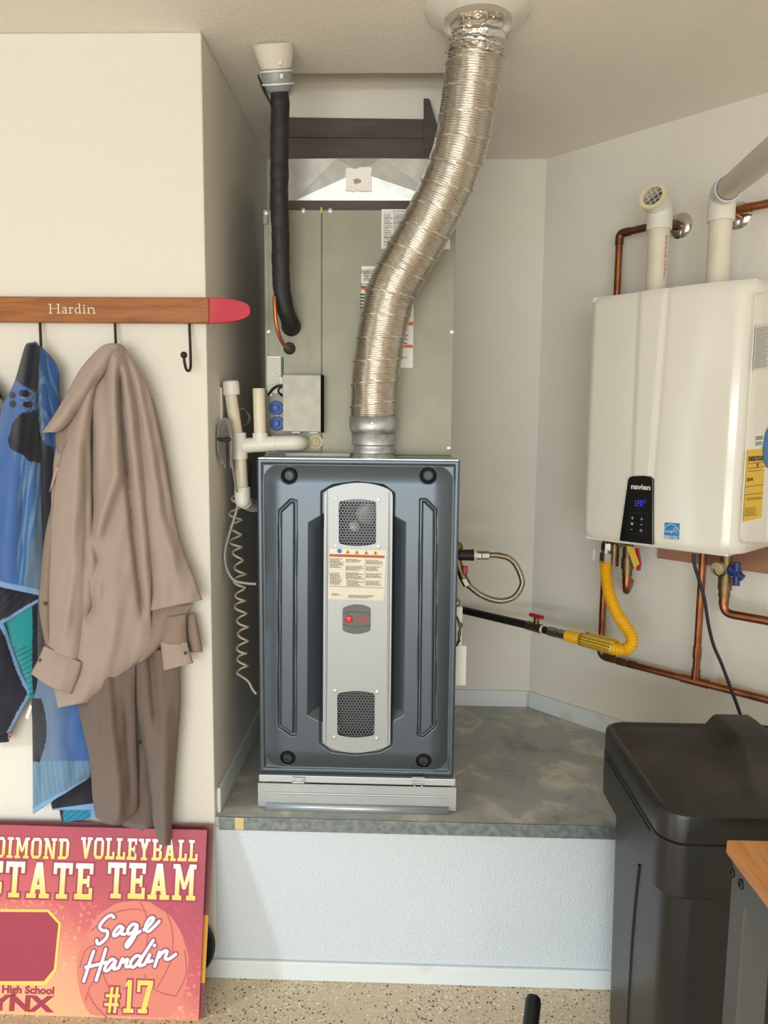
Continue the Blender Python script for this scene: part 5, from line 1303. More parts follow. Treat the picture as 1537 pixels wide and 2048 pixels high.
M_shirt = fabric('taupe_ripstop', (164, 148, 140), rib=130); M_shirt_shade = fabric('taupe_shaded', (146, 128, 118)); M_trous = fabric('brown_cotton', (116, 102, 95)); M_btn = mat('brown_button', (66, 56, 50), .4)  # darker taupe copy puts fold shade into rear and inner shirt panels
M_seam = flat('dark_thread', (92, 78, 70), .9)
YS = 1.800
pk = atY(228, 690, YS)
shirt = thing('shirt', 'taupe long-sleeved button shirt hanging on the ski rack hook', 'shirt', (pk.x, YS, atY(200, 1400, YS).z))
bodyfolds = [(.026, 13, [(700, 226), (800, 228), (950, 232), (1080, 190), (1200, 190)]), (.022, 11, [(720, 240), (800, 258), (900, 268), (1050, 285), (1200, 296)]), (-.024, 7, [(740, 240), (830, 243), (960, 256), (1080, 268), (1220, 285)]), (-.026, 10, [(830, 178), (950, 184), (1060, 184), (1120, 195), (1230, 180)]), (.012, 18, [(1150, 230), (1250, 225), (1330, 215)]), (.014, 16, [(720, 190), (820, 155), (920, 140)])]
cloth('body', [(224, 688), (208, 696), (168, 750), (132, 830), (112, 900), (100, 1000), (88, 1100), (84, 1180), (92, 1300), (112, 1395), (117, 1416)], [(236, 688), (248, 698), (275, 760), (294, 850), (300, 950), (303, 1050), (303, 1150), (301, 1215), (300, 1290), (255, 1340), (182, 1402)], YS, bodyfolds, M_shirt, shirt, 80, 150, .040)
cloth('back_tail', [(234, 692), (262, 780), (272, 900), (283, 1050), (297, 1150), (299, 1222)], [(246, 692), (292, 770), (318, 870), (338, 980), (358, 1080), (385, 1150), (404, 1200)], YS+.004, [(.012, 12, [(740, 272), (850, 296), (1000, 320), (1150, 352)]), (-.010, 8, [(760, 284), (900, 312), (1050, 335)]), (.010, 14, [(1000, 300), (1200, 330)])], M_shirt, shirt, 50, 120, .026)
cloth('facing', [(240, 692), (285, 830), (310, 1000), (330, 1120)], [(262, 715), (304, 800), (332, 920), (350, 1040), (370, 1130)], YS+.022, [], M_shirt_shade, shirt, 20, 60, .016)
cloth('collar', [(220, 688), (200, 697), (165, 735), (136, 785), (110, 830), (84, 866)], [(238, 690), (230, 706), (208, 745), (170, 800), (140, 842), (118, 863)], YS-.030, [(.008, 16, [(700, 218), (780, 165), (850, 110)])], M_shirt, shirt, 30, 60, .020)
cloth('collar_stand', [(128, 845), (112, 868), (116, 905)], [(160, 830), (150, 870), (140, 920)], YS-.012, [], M_shirt_shade, shirt, 12, 24, .010)
slv = cloth('sleeve', [(203, 722), (172, 780), (146, 850), (119, 930), (106, 1010), (100, 1100), (98, 1200), (97, 1270), (92, 1298)], [(209, 722), (190, 780), (181, 850), (181, 920), (183, 1010), (186, 1090), (194, 1130), (188, 1190), (173, 1240), (162, 1327)], YS-.024, [(.008, 10, [(880, 160), (1000, 150), (1150, 145), (1260, 130)]), (-.006, 7, [(900, 172), (1100, 172), (1220, 165)])], M_shirt, shirt, 40, 110, .034)
cuf = cloth('cuff', [(89, 1292), (77, 1320), (63, 1347)], [(163, 1325), (156, 1352), (142, 1388)], YS-.044, [], M_shirt, shirt, 30, 24, .026, sag=6)
cloth('cuff_lining', [(76, 1340), (95, 1370), (110, 1378)], [(140, 1368), (138, 1380), (136, 1386)], YS-.034, [], M_shirt_shade, shirt, 14, 10, .010)
cloth('placket', [(100, 1030), (90, 1080), (82, 1160), (80, 1220), (92, 1290)], [(118, 1020), (108, 1090), (102, 1170), (100, 1220), (100, 1290)], YS-.022, [], M_shirt_shade, shirt, 14, 60, .012)
cloth('front_tail', [(301, 1215), (296, 1270), (264, 1333), (252, 1342)], [(386, 1208), (374, 1225), (347, 1262), (300, 1312)], YS+.012, [(.008, 14, [(1220, 330), (1300, 285)])], M_shirt_shade, shirt, 30, 40, .016)
cf2 = cloth('cuff', [(322, 1284), (325, 1310), (328, 1341)], [(374, 1284), (379, 1304), (386, 1326)], YS-.002, [], M_shirt, shirt, 20, 16, .016)
cloth('sleeve', [(330, 1235), (326, 1260), (322, 1288)], [(372, 1228), (372, 1255), (374, 1288)], YS+.004, [], M_shirt_shade, shirt, 20, 16, .016)
cloth('cuff', [(370, 1234), (374, 1270), (380, 1304)], [(388, 1226), (398, 1268), (405, 1304)], YS+.024, [], M_shirt_shade, shirt, 14, 20, .012)
from mathutils.bvhtree import BVHTree
def on_cloth(objs):
    vs_ = []; fs_ = []
    for o in objs:
        n0 = len(vs_); org = ORG[o.name]; vs_ += [v.co+org for v in o.data.vertices]; fs_ += [tuple(i+n0 for i in p.vertices) for p in o.data.polygons]
    bv = BVHTree.FromPolygons(vs_, fs_)
    def f(x, y, lift=.0012):
        h = bv.ray_cast(CAM, ray(x, y).normalized()); return (h[0]-ray(x, y).normalized()*lift) if h[0] else None
    return f
surf = on_cloth([o for o in shirt.children if o.type == 'MESH'])
def button(x, y, Y, par, r=.0052):
    p = surf(x, y, .0025) or atY(x, y, Y); b = MB(); b.lathe(p, (0, -1, 0), [(r, 0), (r, .0015), (r*.8, .0024), (r*.3, .0016)], 14); b.build('button', M_btn, par, smooth=40)
button(81.5, 1321, YS-.059, cuf); button(371, 1306, YS-.016, cf2, .0045); button(91, 1207, YS-.036, shirt)
def seamline(pts, Y, par, sf=None):
    Q = catmull([Vector((x, y, 0)) for x, y in pts], 10); P = [(sf or surf)(q.x, q.y, .0006) for q in Q]; P = [p for p in P if p]
    MB().tube(P, .0008, 6).build('seam', M_seam, par, smooth=60)
seamline(((180, 1070), (205, 1090), (218, 1130), (245, 1175), (292, 1240)), YS-.060, shirt)
seamline(((113, 880), (125, 884), (140, 892), (155, 900), (168, 910), (178, 922)), 0, shirt)
seamline(((170, 1150), (162, 1200), (152, 1250), (140, 1300)), 0, shirt)
seamline(((301, 1208), (330, 1206), (360, 1200), (398, 1193)), 0, shirt)
seamline(((300, 1285), (270, 1318), (240, 1345), (205, 1375), (178, 1396), (125, 1408)), 0, shirt)
seamline(((96, 1299), (125, 1308), (160, 1330)), YS-.072, cuf)
# pink chest patch peeking out
cloth('lining_patch', [(112, 930), (100, 985)], [(119, 935), (106, 968)], YS-.026, [], fabric('pink_lining', (186, 150, 144)), shirt, 6, 10, .004)

trs = thing('trousers', 'dark brown trousers hanging below the taupe shirt', 'trousers', (atY(260, 1650, 1.82).x, 1.82, atY(330, 1690, 1.82).z))
YT = 1.815
cloth('leg', [(150, 1330), (152, 1395), (165, 1450), (182, 1530), (186, 1590), (193, 1634)], [(272, 1290), (270, 1400), (273, 1500), (276, 1580), (272, 1622), (244, 1646)], YT-.010, [(.014, 10, [(1350, 215), (1450, 222), (1550, 235), (1640, 240)]), (-.008, 8, [(1400, 250), (1600, 262)]), (.008, 14, [(1380, 180), (1500, 200)])], M_trous, trs, 50, 100, .034, sag=8)
cloth('leg', [(266, 1300), (272, 1400), (287, 1490), (299, 1570), (307, 1640), (318, 1688)], [(358, 1300), (360, 1400), (353, 1500), (346, 1600), (342, 1660), (342, 1691)], YT, [(-.020, 9, [(1300, 300), (1440, 312)]), (.008, 12, [(1420, 330), (1680, 330)])], M_trous, trs, 40, 100, .030)
cloth('leg', [(240, 1500), (246, 1600), (246, 1650), (258, 1686)], [(300, 1480), (302, 1580), (306, 1630), (309, 1664)], YT+.016, [], M_trous, trs, 24, 50, .018)
cloth('leg', [(152, 1430), (160, 1530), (161, 1549)], [(186, 1430), (190, 1530), (187, 1557)], YT+.020, [], M_trous, trs, 14, 40, .012)
seamline(((225, 1390), (218, 1440), (224, 1500), (232, 1560), (242, 1618)), YT-.059, trs, on_cloth([o for o in trs.children if o.type == 'MESH']))

# ---------------- towels
NAVY, BLUE, LBLUE, SKY, TEAL, GREYB = (34, 35, 50), (68, 110, 180), (112, 152, 188), (128, 170, 222), (30, 150, 158), (104, 124, 152)
def inpoly(x, y, poly):
    r = False; n = len(poly)
    for i in range(n):
        (ax, ay), (bx, by) = poly[i], poly[(i+1) % n]
        if (ay > y) != (by > y) and x < (bx-ax)*(y-ay)/(by-ay)+ax: r = not r
    return r
M_towel = fabric('terry_pattern', (60, 100, 180), vcol=True, sheen=.35, bumps=(1300, .7, .002))
patch1 = [(54, 690), (76, 690), (70, 740), (68, 783), (60, 780), (38, 762), (34, 748)]
patch2 = [(69, 820), (47, 826), (30, 845), (19, 882), (24, 896), (42, 908), (60, 922), (80, 927), (84, 850)]
def c_front(x, y, u, v):
    if v > .978: return SKY
    if inpoly(x, y, patch1) or inpoly(x, y, patch2): return NAVY
    for cx, cy, r in ((30, 792, 6.5), (49, 787, 7), (30, 809, 7), (54, 809, 7)):
        if math.hypot(x-cx, y-cy) < r: return NAVY
    if y > 900 and x > 34:
        k = (x-30+(y-920)*.10)
        if k > 62-(y-900)*.06: return GREYB
        return LBLUE if (k % 11) < 4 else (70, 112, 178)
    if 780 < y < 822 and 46 < x < 66 and (int(x/5)+int(y/7)) % 2 == 0: return LBLUE
    return BLUE
def c_side(x, y, u, v):
    if y > 862+(x-80)*1.6 and y > 860: return NAVY
    if u < .45: return LBLUE if ((x*1.0+y*.5) % 16) < 7 else (78, 116, 150)
    return (52, 90, 150) if ((x*.9-y*.25) % 14) > 3 else (84, 122, 168)
tw = thing('blue_towel', 'blue terry towel with navy paw print motif hanging on rack', 'towel', (atY(50, 1000, 1.81).x, 1.81, atY(70, 1640, 1.81).z))
YW = 1.808
cloth('front_flap', [(61, 692), (54, 697), (34, 765), (9, 815), (2, 850), (-22, 900), (-60, 1000), (-85, 1152)], [(66, 692), (72, 696), (68, 790), (72, 850), (77, 920), (79, 1000), (84, 1100), (86, 1192)], YW-.012, [(.010, 10, [(720, 56), (850, 45), (1000, 30), (1150, 20)]), (-.006, 6, [(940, 40), (1100, 46)]), (.006, 6, [(900, 62), (1100, 66)])], M_towel, tw, 110, 330, .030, .006, c_front, .0012)
cloth('side_flap', [(62, 694), (66, 790), (74, 930), (80, 1090), (80, 1330)], [(74, 695), (84, 701), (113, 738), (114, 800), (121, 850), (119, 920), (120, 1080), (120, 1330)], YW+.010, [(.010, 6, [(705, 82), (800, 88), (900, 98)]), (-.008, 5, [(720, 78), (860, 86)])], M_towel, tw, 60, 240, .020, .006, c_side, .001)
def c_low(x, y, u, v):
    if v > .965: return SKY
    if y > 1395 and y < 1522 and x < 97-((y-1455)/70)**2*16: return NAVY
    if y > 1520: return LBLUE if ((x+ (1600-y)*.12) % 10) < 3 else (104, 140, 170)
    f = max(0, min(1, (x-110)/50)); a_, b_ = (104, 128, 162), (66, 108, 178); return tuple(int(a_[i]+(b_[i]-a_[i])*f) for i in range(3))
cloth('lower_drape', [(70, 1330), (67, 1352), (69, 1450), (70, 1540), (70, 1626)], [(168, 1330), (180, 1440), (186, 1500), (188, 1530), (172, 1556)], YW+.016, [(.008, 14, [(1360, 110), (1560, 130)]), (-.006, 6, [(1520, 84), (1600, 86)])], M_towel, tw, 80, 180, .022, .006, c_low, .001)
def c_under(x, y, u, v): return SKY if v > .84 else NAVY
cloth('under_fold', [(104, 1604), (108, 1618)], [(190, 1530), (196, 1618)], YW+.026, [], M_towel, tw, 40, 40, .008, .005, c_under, .0005)
def c_teal(x, y, u, v): return SKY if u > .82 else ((36, 132, 170) if ((x*.8+y) % 12) > 3 else (60, 160, 186))
cloth('inner_fold', [(118, 1606), (126, 1645)], [(196, 1606), (196, 1632)], YW+.034, [], M_towel, tw, 40, 24, .004, .004, lambda x, y, u, v: NAVY if x < 128 else c_teal(x, y, u, v), .0005)
t2 = thing('navy_towel', 'navy and teal towel with pale blue hem below blue towel', 'towel', (atY(20, 1300, 1.82).x, 1.82, atY(20, 1465, 1.82).z))
hemR = [(88, 1186), (84, 1198), (4, 1244), (20, 1292), (40, 1346), (61, 1385), (18, 1462)]
def segd(x, y, a, b_):
    ex, ey = b_[0]-a[0], b_[1]-a[1]; t = max(0, min(1, ((x-a[0])*ex+(y-a[1])*ey)/(ex*ex+ey*ey))); return math.hypot(x-a[0]-t*ex, y-a[1]-t*ey)
def c_nav(x, y, u, v):
    d = min(segd(x, y, a, b_) for a, b_ in zip(hemR, hemR[1:]))
    return SKY if d < 5 else ((52, 52, 72) if y < 1250 and ((x+y) % 17) < 3 else NAVY)
cloth('outer_fold', [(-60, 1150), (-60, 1200), (-60, 1250), (-60, 1300), (-60, 1350), (-60, 1400), (-60, 1480)], hemR, YW+.008, [(.006, 10, [(1200, 20), (1300, 0)])], M_towel, t2, 110, 170, .014, .006, c_nav, .0008, soft=False)
def c_tl(x, y, u, v):
    if x > 66: return NAVY
    if y > 1292 and ((x*.55+y) % 11) < 3.5: return (20, 110, 120)
    return TEAL if y > 1240 or x > 25 else (60, 150, 170)
cloth('inner_fold', [(34, 1210), (6, 1246), (22, 1290), (48, 1355), (58, 1390)], [(86, 1190), (88, 1260), (88, 1310), (80, 1370), (62, 1400)], YW+.018, [], M_towel, t2, 70, 120, .012, .005, c_tl, .0008)
def c_str(x, y, u, v): return ((176, 70, 72) if (y*1.0+x*.4) % 7 < 4 else (200, 180, 176)) if x > 17 else NAVY
cloth('corner_stripe', [(-60, 1440), (-50, 1490)], [(30, 1448), (17, 1482)], YW+.016, [], M_towel, t2, 60, 24, .006, .005, c_str, .0004)
b = MB(); P = [atY(x, y, YW-.004) for x, y in ((50, 1435), (56, 1440), (64, 1414), (60, 1408))]; b.prism(P, (0, .001, 0)); b.build('care_tag', M_label, t2)
t3 = thing('grey_towel', 'grey and black towel corner at the left photo edge', 'towel', (atY(-20, 860, 1.82).x, 1.82, atY(-20, 870, 1.82).z))
cloth('flap', [(-84, 712), (-110, 800), (-120, 1180)], [(-72, 710), (-40, 735), (-3, 775), (7, 806), (9, 835), (3, 868), (-12, 950), (-30, 1180)], YW+.012, [], M_towel, t3, 30, 90, .014, .005, lambda x, y, u, v: (24, 26, 28) if (math.sin(x*.5)+math.sin(y*.16+1)) > .55 else (134, 134, 126), .0008)

# ================================================================== SIGNS
bR = atZ(397.5, 2041, 0); tY = 1.812
upv = Vector((0, tY-bR.y, .452)); SL = upv.length; upv.normalize(); nv_ = Vector((0, -upv.z, upv.y))
sgp = Vector((bR.x, bR.y, 0))
def sg(x, y, lift=0.0): p = atPlane(x, y, sgp+nv_*lift, nv_); d = p-sgp; return (d.x, d.dot(upv))
SGF = lambda lift: (lambda u, v, h=0: sgp + Vector((u, 0, 0)) + upv*v + nv_*(lift+h))
SW = .61
sign = thing('team_sign', 'pink and orange printed volleyball team sign leaning on left wall', 'sign', (bR.x-SW/2, bR.y, 0))
def signmat():
    m = mat('printed_sign', (214, 110, 110), .45); nt = m.node_tree; b = nt.nodes['Principled BSDF']; tc = nt.nodes.new('ShaderNodeTexCoord'); sp = nt.nodes.new('ShaderNodeSeparateXYZ'); nt.links.new(tc.outputs['Object'], sp.inputs[0])
    def mth(op, a, b_):
        n = nt.nodes.new('ShaderNodeMath'); n.operation = op
        for i, q in enumerate((a, b_)):
            if isinstance(q, (int, float)): n.inputs[i].default_value = q
            else: nt.links.new(q, n.inputs[i])
        return n.outputs[0]
    x, z = sp.outputs[0], sp.outputs[2]          # x from -.305 to .305, z 0 to .45
    t = mth('ADD', mth('MULTIPLY', z, 2.15), mth('MULTIPLY', mth('MAXIMUM', mth('ADD', x, .02), -.1), 1.15))
    n = nt.nodes.new('ShaderNodeTexNoise'); n.inputs['Scale'].default_value = 90; n.inputs['Detail'].default_value = 6; nt.links.new(tc.outputs['Object'], n.inputs['Vector'])
    # splatter only on the lower part
    msk = mth('MULTIPLY', mth('GREATER_THAN', n.outputs['Fac'], .60), mth('LESS_THAN', z, .27))
    r = nt.nodes.new('ShaderNodeValToRGB'); e = r.color_ramp.elements; e[0].position = 0; e[0].color = lin((246, 178, 136)); e[1].position = 1.0; e[1].color = lin((168, 66, 88))
    for p, c in ((.22, (238, 160, 128)), (.50, (206, 98, 104)), (.75, (184, 76, 94))): q = e.new(p); q.color = lin(c)
    nt.links.new(mth('SUBTRACT', t, mth('MULTIPLY', msk, .16)), r.inputs[0])
    nt.links.new(r.outputs[0], b.inputs['Base Color'])
    return m
b = MB(); f0 = SGF(0); b.prism([f0(0, 0), f0(-SW, 0), f0(-SW, SL), f0(0, SL)], -nv_*.004); recalc(b.build('board', signmat(), sign))
# block letters -----------------------------------------------------
def blk(ch):
    t = .20; s = .13; c = .13  # stem, serif height, chamfer
    if ch == 'I': return .42, [[(.11, 0), (.31, 0), (.31, 1), (.11, 1)], [(0, 0), (.42, 0), (.42, s), (0, s)], [(0, 1-s), (.42, 1-s), (.42, 1), (0, 1)]]
    if ch == 'L': return .66, [[(.1, 0), (.3, 0), (.3, 1), (.1, 1)], [(0, 0), (.66, 0), (.66, s+.02), (0, s+.02)], [(0, 1-s), (.42, 1-s), (.42, 1), (0, 1)], [(.5, 0), (.66, 0), (.66, .36), (.5, .36)]]
    if ch == 'T': return .76, [[(.28, 0), (.48, 0), (.48, 1), (.28, 1)], [(.16, 0), (.60, 0), (.60, s), (.16, s)], [(0, 1-s-.02), (.76, 1-s-.02), (.76, 1), (0, 1)], [(0, .68), (.14, .68), (.14, 1), (0, 1)], [(.62, .68), (.76, .68), (.76, 1), (.62, 1)]]
    if ch == 'E': return .70, [[(.1, 0), (.3, 0), (.3, 1), (.1, 1)], [(0, 0), (.7, 0), (.7, s+.02), (0, s+.02)], [(0, 1-s-.02), (.7, 1-s-.02), (.7, 1), (0, 1)], [(.3, .43), (.5, .43), (.5, .57), (.3, .57)], [(.47, .34), (.58, .34), (.58, .66), (.47, .66)], [(.56, 0), (.7, 0), (.7, .32), (.56, .32)], [(.56, .70), (.7, .70), (.7, 1), (.56, 1)]]
    if ch in 'OD':
        P = [[(.22, 0), (.52, 0), (.52, .15), (.22, .15)], [(.22, .85), (.52, .85), (.52, 1), (.22, 1)], [(.52, .2), (.72, .2), (.72, .8), (.52, .8)], [(.52, 0), (.56, 0), (.72, .2), (.52, .2)], [(.52, .8), (.72, .8), (.56, 1), (.52, 1)]]
        if ch == 'O': P += [[(0, .2), (.2, .2), (.2, .8), (0, .8)], [(0, .2), (.16, 0), (.22, 0), (.22, .2)], [(0, .8), (.22, .8), (.22, 1), (.16, 1)]]
        else: P += [[(.1, 0), (.3, 0), (.3, 1), (.1, 1)], [(0, 0), (.3, 0), (.3, .15), (0, .15)], [(0, .85), (.3, .85), (.3, 1), (0, 1)]]
        return .72, P
    if ch == 'M': return .96, [[(.1, 0), (.28, 0), (.28, 1), (.1, 1)], [(.68, 0), (.86, 0), (.86, 1), (.68, 1)], [(0, 0), (.38, 0), (.38, s), (0, s)], [(.58, 0), (.96, 0), (.96, s), (.58, s)], [(0, 1-s), (.28, 1-s), (.28, 1), (0, 1)], [(.68, 1-s), (.96, 1-s), (.96, 1), (.68, 1)], [(.1, 1), (.28, 1), (.55, .3), (.41, .3)], [(.68, 1), (.86, 1), (.55, .3), (.41, .3)]]
    if ch == 'N': return .88, [[(.1, 0), (.27, 0), (.27, 1), (.1, 1)], [(.61, 0), (.78, 0), (.78, 1), (.61, 1)], [(0, 0), (.37, 0), (.37, s), (0, s)], [(0, 1-s), (.27, 1-s), (.27, 1), (0, 1)], [(.51, 1-s), (.88, 1-s), (.88, 1), (.51, 1)], [(.1, 1), (.29, 1), (.78, 0), (.58, 0)]]
    if ch == 'V': return .86, [[(.08, 1), (.30, 1), (.52, 0), (.34, 0)], [(.56, 1), (.78, 1), (.52, 0), (.34, 0)], [(0, 1-s), (.37, 1-s), (.37, 1), (0, 1)], [(.49, 1-s), (.86, 1-s), (.86, 1), (.49, 1)]]
    if ch == 'A': return .90, [[(.10, 0), (.30, 0), (.55, 1), (.33, 1)], [(.58, 0), (.80, 0), (.57, 1), (.35, 1)], [(.25, .24), (.65, .24), (.65, .38), (.25, .38)], [(0, 0), (.38, 0), (.38, s), (0, s)], [(.50, 0), (.90, 0), (.90, s), (.50, s)]]
    if ch == 'Y': return .86, [[(.33, 0), (.53, 0), (.53, .5), (.33, .5)], [(.2, 0), (.66, 0), (.66, s), (.2, s)], [(.08, 1), (.30, 1), (.53, .5), (.33, .42)], [(.56, 1), (.78, 1), (.53, .42), (.33, .5)], [(0, 1-s), (.37, 1-s), (.37, 1), (0, 1)], [(.49, 1-s), (.86, 1-s), (.86, 1), (.49, 1)]]
    if ch == 'B': return .72, [[(.1, 0), (.3, 0), (.3, 1), (.1, 1)], [(0, 0), (.56, 0), (.56, .15), (0, .15)], [(0, .85), (.56, .85), (.56, 1), (0, 1)], [(.2, .44), (.56, .44), (.56, .57), (.2, .57)], [(.52, .12), (.72, .12), (.72, .42), (.52, .42)], [(.52, .60), (.70, .60), (.70, .88), (.52, .88)], [(.52, 0), (.60, 0), (.72, .12), (.52, .14)], [(.52, .86), (.70, .88), (.60, 1), (.52, 1)], [(.52, .42), (.72, .42), (.60, .51), (.52, .51)], [(.52, .51), (.60, .51), (.70, .60), (.52, .60)]]
    if ch == 'S': return .72, [[(.12, 0), (.58, 0), (.58, .15), (.12, .15)], [(.12, .85), (.58, .85), (.58, 1), (.12, 1)], [(0, 0), (.15, 0), (.15, .34), (0, .34)], [(.57, .68), (.72, .68), (.72, 1), (.57, 1)], [(0, .62), (.2, .62), (.2, .88), (0, .88)], [(.52, .12), (.72, .12), (.72, .40), (.52, .40)], [(0, .62), (.2, .66), (.72, .40), (.52, .34)], [(.52, 0), (.60, 0), (.72, .12), (.52, .15)], [(0, .88), (.2, .85), (.2, 1), (.12, 1)]]
    if ch == '1': return .5, [[(.16, 0), (.36, 0), (.36, 1), (.16, 1)], [(.02, 0), (.5, 0), (.5, s), (.02, s)], [(0, .74), (.16, .84), (.30, 1), (.16, 1), ]]
    if ch == '7': return .74, [[(0, .85), (.74, .85), (.74, 1), (0, 1)], [(0, .64), (.15, .64), (.15, 1), (0, 1)], [(.50, .86), (.74, .86), (.42, .0), (.18, 0)], [(.08, 0), (.52, 0), (.52, s), (.08, s)]]
    if ch == '#': return .72, [[(.18, 0), (.32, 0), (.40, 1), (.26, 1)], [(.44, 0), (.58, 0), (.66, 1), (.52, 1)], [(0, .26), (.68, .26), (.68, .38), (0, .38)], [(.04, .60), (.72, .60), (.72, .72), (.04, .72)]]
    return .4, []
def blocktext(s, x0, y0, x1, y1, halo, lift=.0008, gap=.12):
    """s set between pixel corners; returns (letters, halo)"""
    a = sg(x0, y1); c = sg(x1, y0); tot = sum(blk(ch)[0]+gap if ch != ' ' else .5 for ch in s)-gap
    kx = (c[0]-a[0])/tot; ky = (c[1]-a[1]); A_ = MB(); B_ = MB(); cx = 0; fa = SGF(lift); fb = SGF(lift-.0004)
    for ch in s:
        if ch == ' ': cx += .5; continue
        w_, polys = blk(ch)
        for ip, pl in enumerate(polys):
            hh_ = ip*4e-5
            P = [(a[0]+(cx+p[0])*kx, a[1]+p[1]*ky) for p in pl]
            A_.add([fa(*p, hh_) for p in P], [tuple(range(len(P)))])
            mx = sum(p[0] for p in P)/len(P); my = sum(p[1] for p in P)/len(P)
            Q = [(p[0]+math.copysign(halo, p[0]-mx), p[1]+math.copysign(halo, p[1]-my)) for p in P]; B_.add([fb(*p, hh_*.5) for p in Q], [tuple(range(len(Q)))])
        cx += w_+gap
    return A_, B_
def lettermat(nm, z0, z1):
    m = mat(nm, (240, 230, 200), .5); nt = m.node_tree; b = nt.nodes['Principled BSDF']; tc = nt.nodes.new('ShaderNodeTexCoord'); sp = nt.nodes.new('ShaderNodeSeparateXYZ'); nt.links.new(tc.outputs['Object'], sp.inputs[0])
    mr = nt.nodes.new('ShaderNodeMapRange'); mr.inputs[1].default_value = z0; mr.inputs[2].default_value = z1; nt.links.new(sp.outputs[2], mr.inputs[0])
    r = nt.nodes.new('ShaderNodeValToRGB'); e = r.color_ramp.elements; e[0].color = lin((240, 208, 112)); e[1].color = lin((238, 238, 236)); e.new(.5).color = lin((240, 224, 160)); nt.links.new(mr.outputs[0], r.inputs[0]); nt.links.new(r.outputs[0], b.inputs['Base Color']); return m
M_halo = flat('maroon_print', (160, 62, 84)); M_mar = flat('dark_maroon_print', (164, 56, 78)); M_salm = flat('salmon_print', (220, 130, 114)); M_line = flat('rose_line', (192, 92, 100)); M_yel = flat('gold_print', (244, 210, 106)); M_wp = flat('white_print', (244, 240, 244))
# ball print
bc = sg(265, 1935); rx = abs(sg(377, 1935)[0]-bc[0]); ry = sg(265, 1800)[1]-bc[1]
f1 = SGF(.0003); n = 48
rnd = random.Random(1); pl = []
for i in range(n):
    a = 2*math.pi*i/n; k = 1+rnd.uniform(-.012, .012); y = bc[1]+ry*math.sin(a)*k; pl.append((bc[0]+rx*math.cos(a)*k, max(y, .004)))
MB().add([f1(*p) for p in pl], [tuple(range(n))]).build('ball_print', M_salm, sign)
f2 = SGF(.0005); b = MB()
for pts in (((182, 1862), (225, 1828), (265, 1818), (292, 1822)), ((278, 1800), (292, 1828), (296, 1870), (290, 1905)), ((328, 1812), (345, 1860), (342, 1920), (315, 1975)), ((160, 1935), (172, 1900), (200, 1886)), ((172, 2000), (182, 1970), (205, 1945)), ((205, 1945), (225, 1990), (250, 2030)), ((290, 1950), (300, 1970), (322, 1985), (352, 1992)), ((176, 1985), (190, 2010), (215, 2036)), ((352, 1992), (372, 1950), (370, 1900))):
    b = merge(b, ribbon(f2, [sg(*p) for p in pts], .0034, 0))
b.build('ball_seams', M_line, sign)
for s, x0, y0, x1, y1, hl in (('DIMOND', -12, 1677, 140, 1715, .0028), ('VOLLEYBALL', 160, 1680, 397, 1717, .0028), ('STATE', -34, 1727, 188, 1793, .0045), ('TEAM', 213, 1729, 394, 1796, .0045)):
    A_, B_ = blocktext(s, x0, y0, x1, y1, hl); z1 = sg(200, y0)[1]*upv.z; z0 = sg(200, y1)[1]*upv.z
    B_.build('letter_outline', M_halo, sign); A_.build('lettering', lettermat('gold_fade', z0, z1), sign)
for s, x0, y0, x1, y1 in (('#', 208, 1974, 241, 2025), ('17', 246, 1961, 307, 2025)):
    A_, B_ = blocktext(s, x0, y0, x1, y1, .0040); B_.build('letter_outline', M_halo, sign); A_.build('lettering', M_yel, sign)
# octagonal emblem frame
oct_ = [(-70, 1818), (98, 1819), (122, 1846), (113, 1940), (92, 1970), (-70, 1968)]
f3 = SGF(.0006); P = [sg(*p) for p in oct_]; MB().add([f3(*p) for p in P], [tuple(range(6))]).build('emblem_border', M_yel, sign)
f4 = SGF(.0009); P = [sg(*p) for p in ((-66, 1823), (95, 1824), (117, 1848), (108, 1938), (88, 1962), (-66, 1962))]; MB().add([f4(*p) for p in P], [tuple(range(6))]).build('emblem_field', M_mar, sign)
def st(s, x0, y0, x1, y1, m, bold, lift=.0008, nm='lettering'):
    a = sg(x0, y1); c = sg(x1, y0); text(s, (a[0], a[1], c[0], c[1]), SGF(lift), .0003, bold=bold).build(nm, m, sign)
st('Dimond High School', -74, 1973, 109, 1988, M_mar, .035)
st('LYNX', -44, 1992, 110, 2020, M_mar, .05)
st('LYNX', -42, 1994, 111.5, 2022, M_yel, .05, .0005, 'letter_outline')
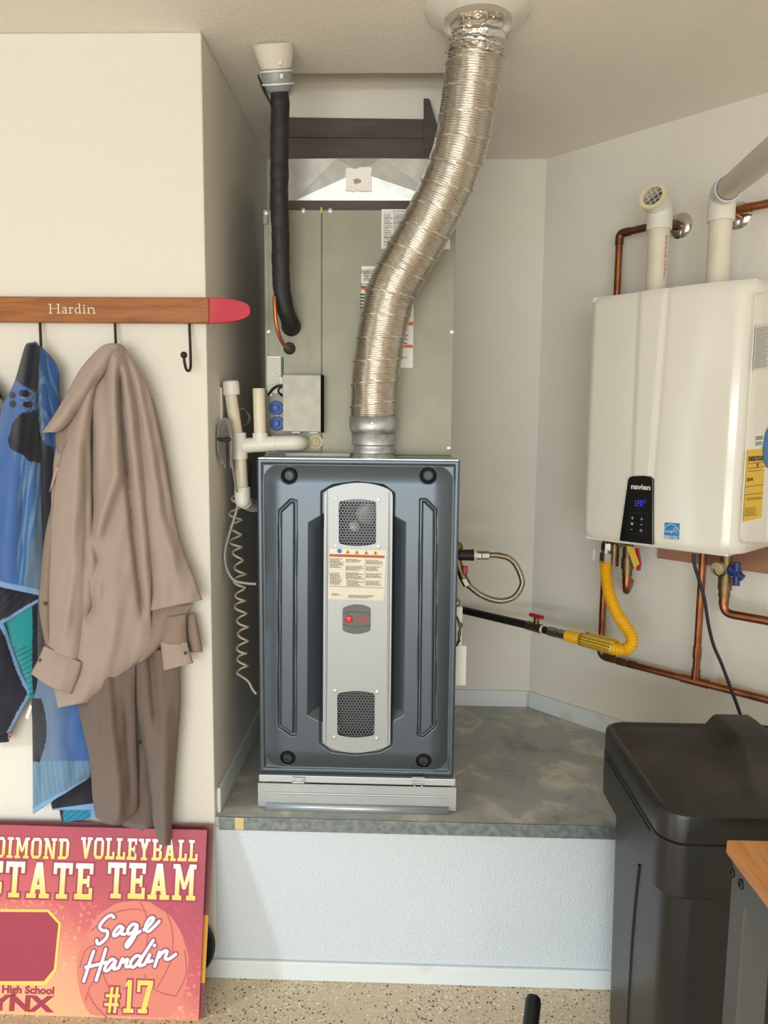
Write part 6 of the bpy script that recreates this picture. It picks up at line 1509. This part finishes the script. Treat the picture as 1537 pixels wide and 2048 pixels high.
# brush script
def script(strokes, w_, lift, nm, m):
    b = MB(); fr = SGF(lift)
    for s in strokes: b = merge(b, ribbon(fr, [sg(*p) for p in s], w_, 0, True, 7))
    b.build(nm, m, sign)
SAGE = [[(228, 1834), (222, 1830), (210, 1838), (200, 1852), (205, 1860), (215, 1862), (214, 1874), (203, 1885), (196, 1887), (194, 1880)],
        [(247, 1856), (240, 1852), (230, 1862), (228, 1871), (236, 1868), (246, 1856), (243, 1866), (250, 1868)],
        [(275, 1850), (266, 1848), (257, 1858), (257, 1867), (266, 1864), (275, 1850), (270, 1872), (256, 1893), (253, 1888), (264, 1874), (281, 1862)],
        [(281, 1862), (293, 1856), (304, 1844), (308, 1836), (301, 1836), (293, 1848), (292, 1859), (300, 1861), (319, 1842)]]
HARD = [[(188, 1902), (180, 1925), (168, 1962)], [(212, 1898), (204, 1925), (193, 1960)], [(172, 1934), (190, 1930), (213, 1924)],
        [(232, 1922), (224, 1918), (213, 1930), (210, 1940), (218, 1939), (231, 1923), (228, 1937), (238, 1935)],
        [(238, 1935), (246, 1916), (246, 1924), (256, 1918), (252, 1932), (260, 1932)],
        [(284, 1914), (274, 1911), (263, 1922), (262, 1932), (270, 1932), (284, 1914)], [(307, 1880), (296, 1897), (284, 1916), (279, 1930), (288, 1929)],
        [(290, 1928), (301, 1907), (296, 1922), (305, 1921)], [(309, 1891), (310, 1890)],
        [(310, 1932), (320, 1902), (318, 1914), (327, 1903), (335, 1902), (331, 1916), (339, 1917), (352, 1908)]]
for stv in (SAGE, HARD): script(stv, .0150, .0010, 'script_outline', flat('plum_print', (150, 84, 112))); script(stv, .0080, .0014, 'script_lettering', M_wp)
# second board behind
b2R = atZ(408, 2041, 0); top2 = atY(431, 1651, 1.840)
up2 = Vector((0, 1.840-b2R.y-.006, top2.z)); L2 = up2.length; up2.normalize(); n2 = Vector((0, -up2.z, up2.y)); o2_ = Vector((top2.x-.006, b2R.y+.006, 0))
F2 = lambda u, v, h=0: o2_ + Vector((u, 0, 0)) + up2*v + n2*h
back = thing('maroon_sign', 'maroon board with gold edge band behind the pink team sign', 'sign', (o2_.x-.3, o2_.y, 0))
b = MB(); b.prism([F2(0, 0), F2(-.61, 0), F2(-.61, L2), F2(0, L2)], -n2*.004); recalc(b.build('board', flat('maroon_board', (134, 74, 84)), back))
def s2p(x, y): p = atPlane(x, y, o2_, n2); d = p-o2_; return (d.x, d.dot(up2))
va, vb_ = s2p(412, 1966)[1], s2p(420, 1830)[1]
b = MB(); b.prism([F2(.0002, va, .0005), F2(-.3, va, .0005), F2(-.3, vb_, .0005), F2(.0002, vb_, .0005)], -n2*.0008); recalc(b.build('gold_band', flat('gold_board', (228, 166, 62)), back))
# black wheel tucked behind the boards
xe = atY(431, 1885, 1.838).x; R_ = .105
b = MB(); b.lathe((xe-R_, 1.838, R_), (0, 1, 0), [(.05, -.010), (R_-.02, -.010), (R_-.004, -.008), (R_, 0), (R_-.004, .008), (R_-.02, .009), (.05, .009)], 40); tag(b.build('wheel', M_black, None, smooth=40), 'black rubber wheel tucked behind the leaning signs', 'wheel')
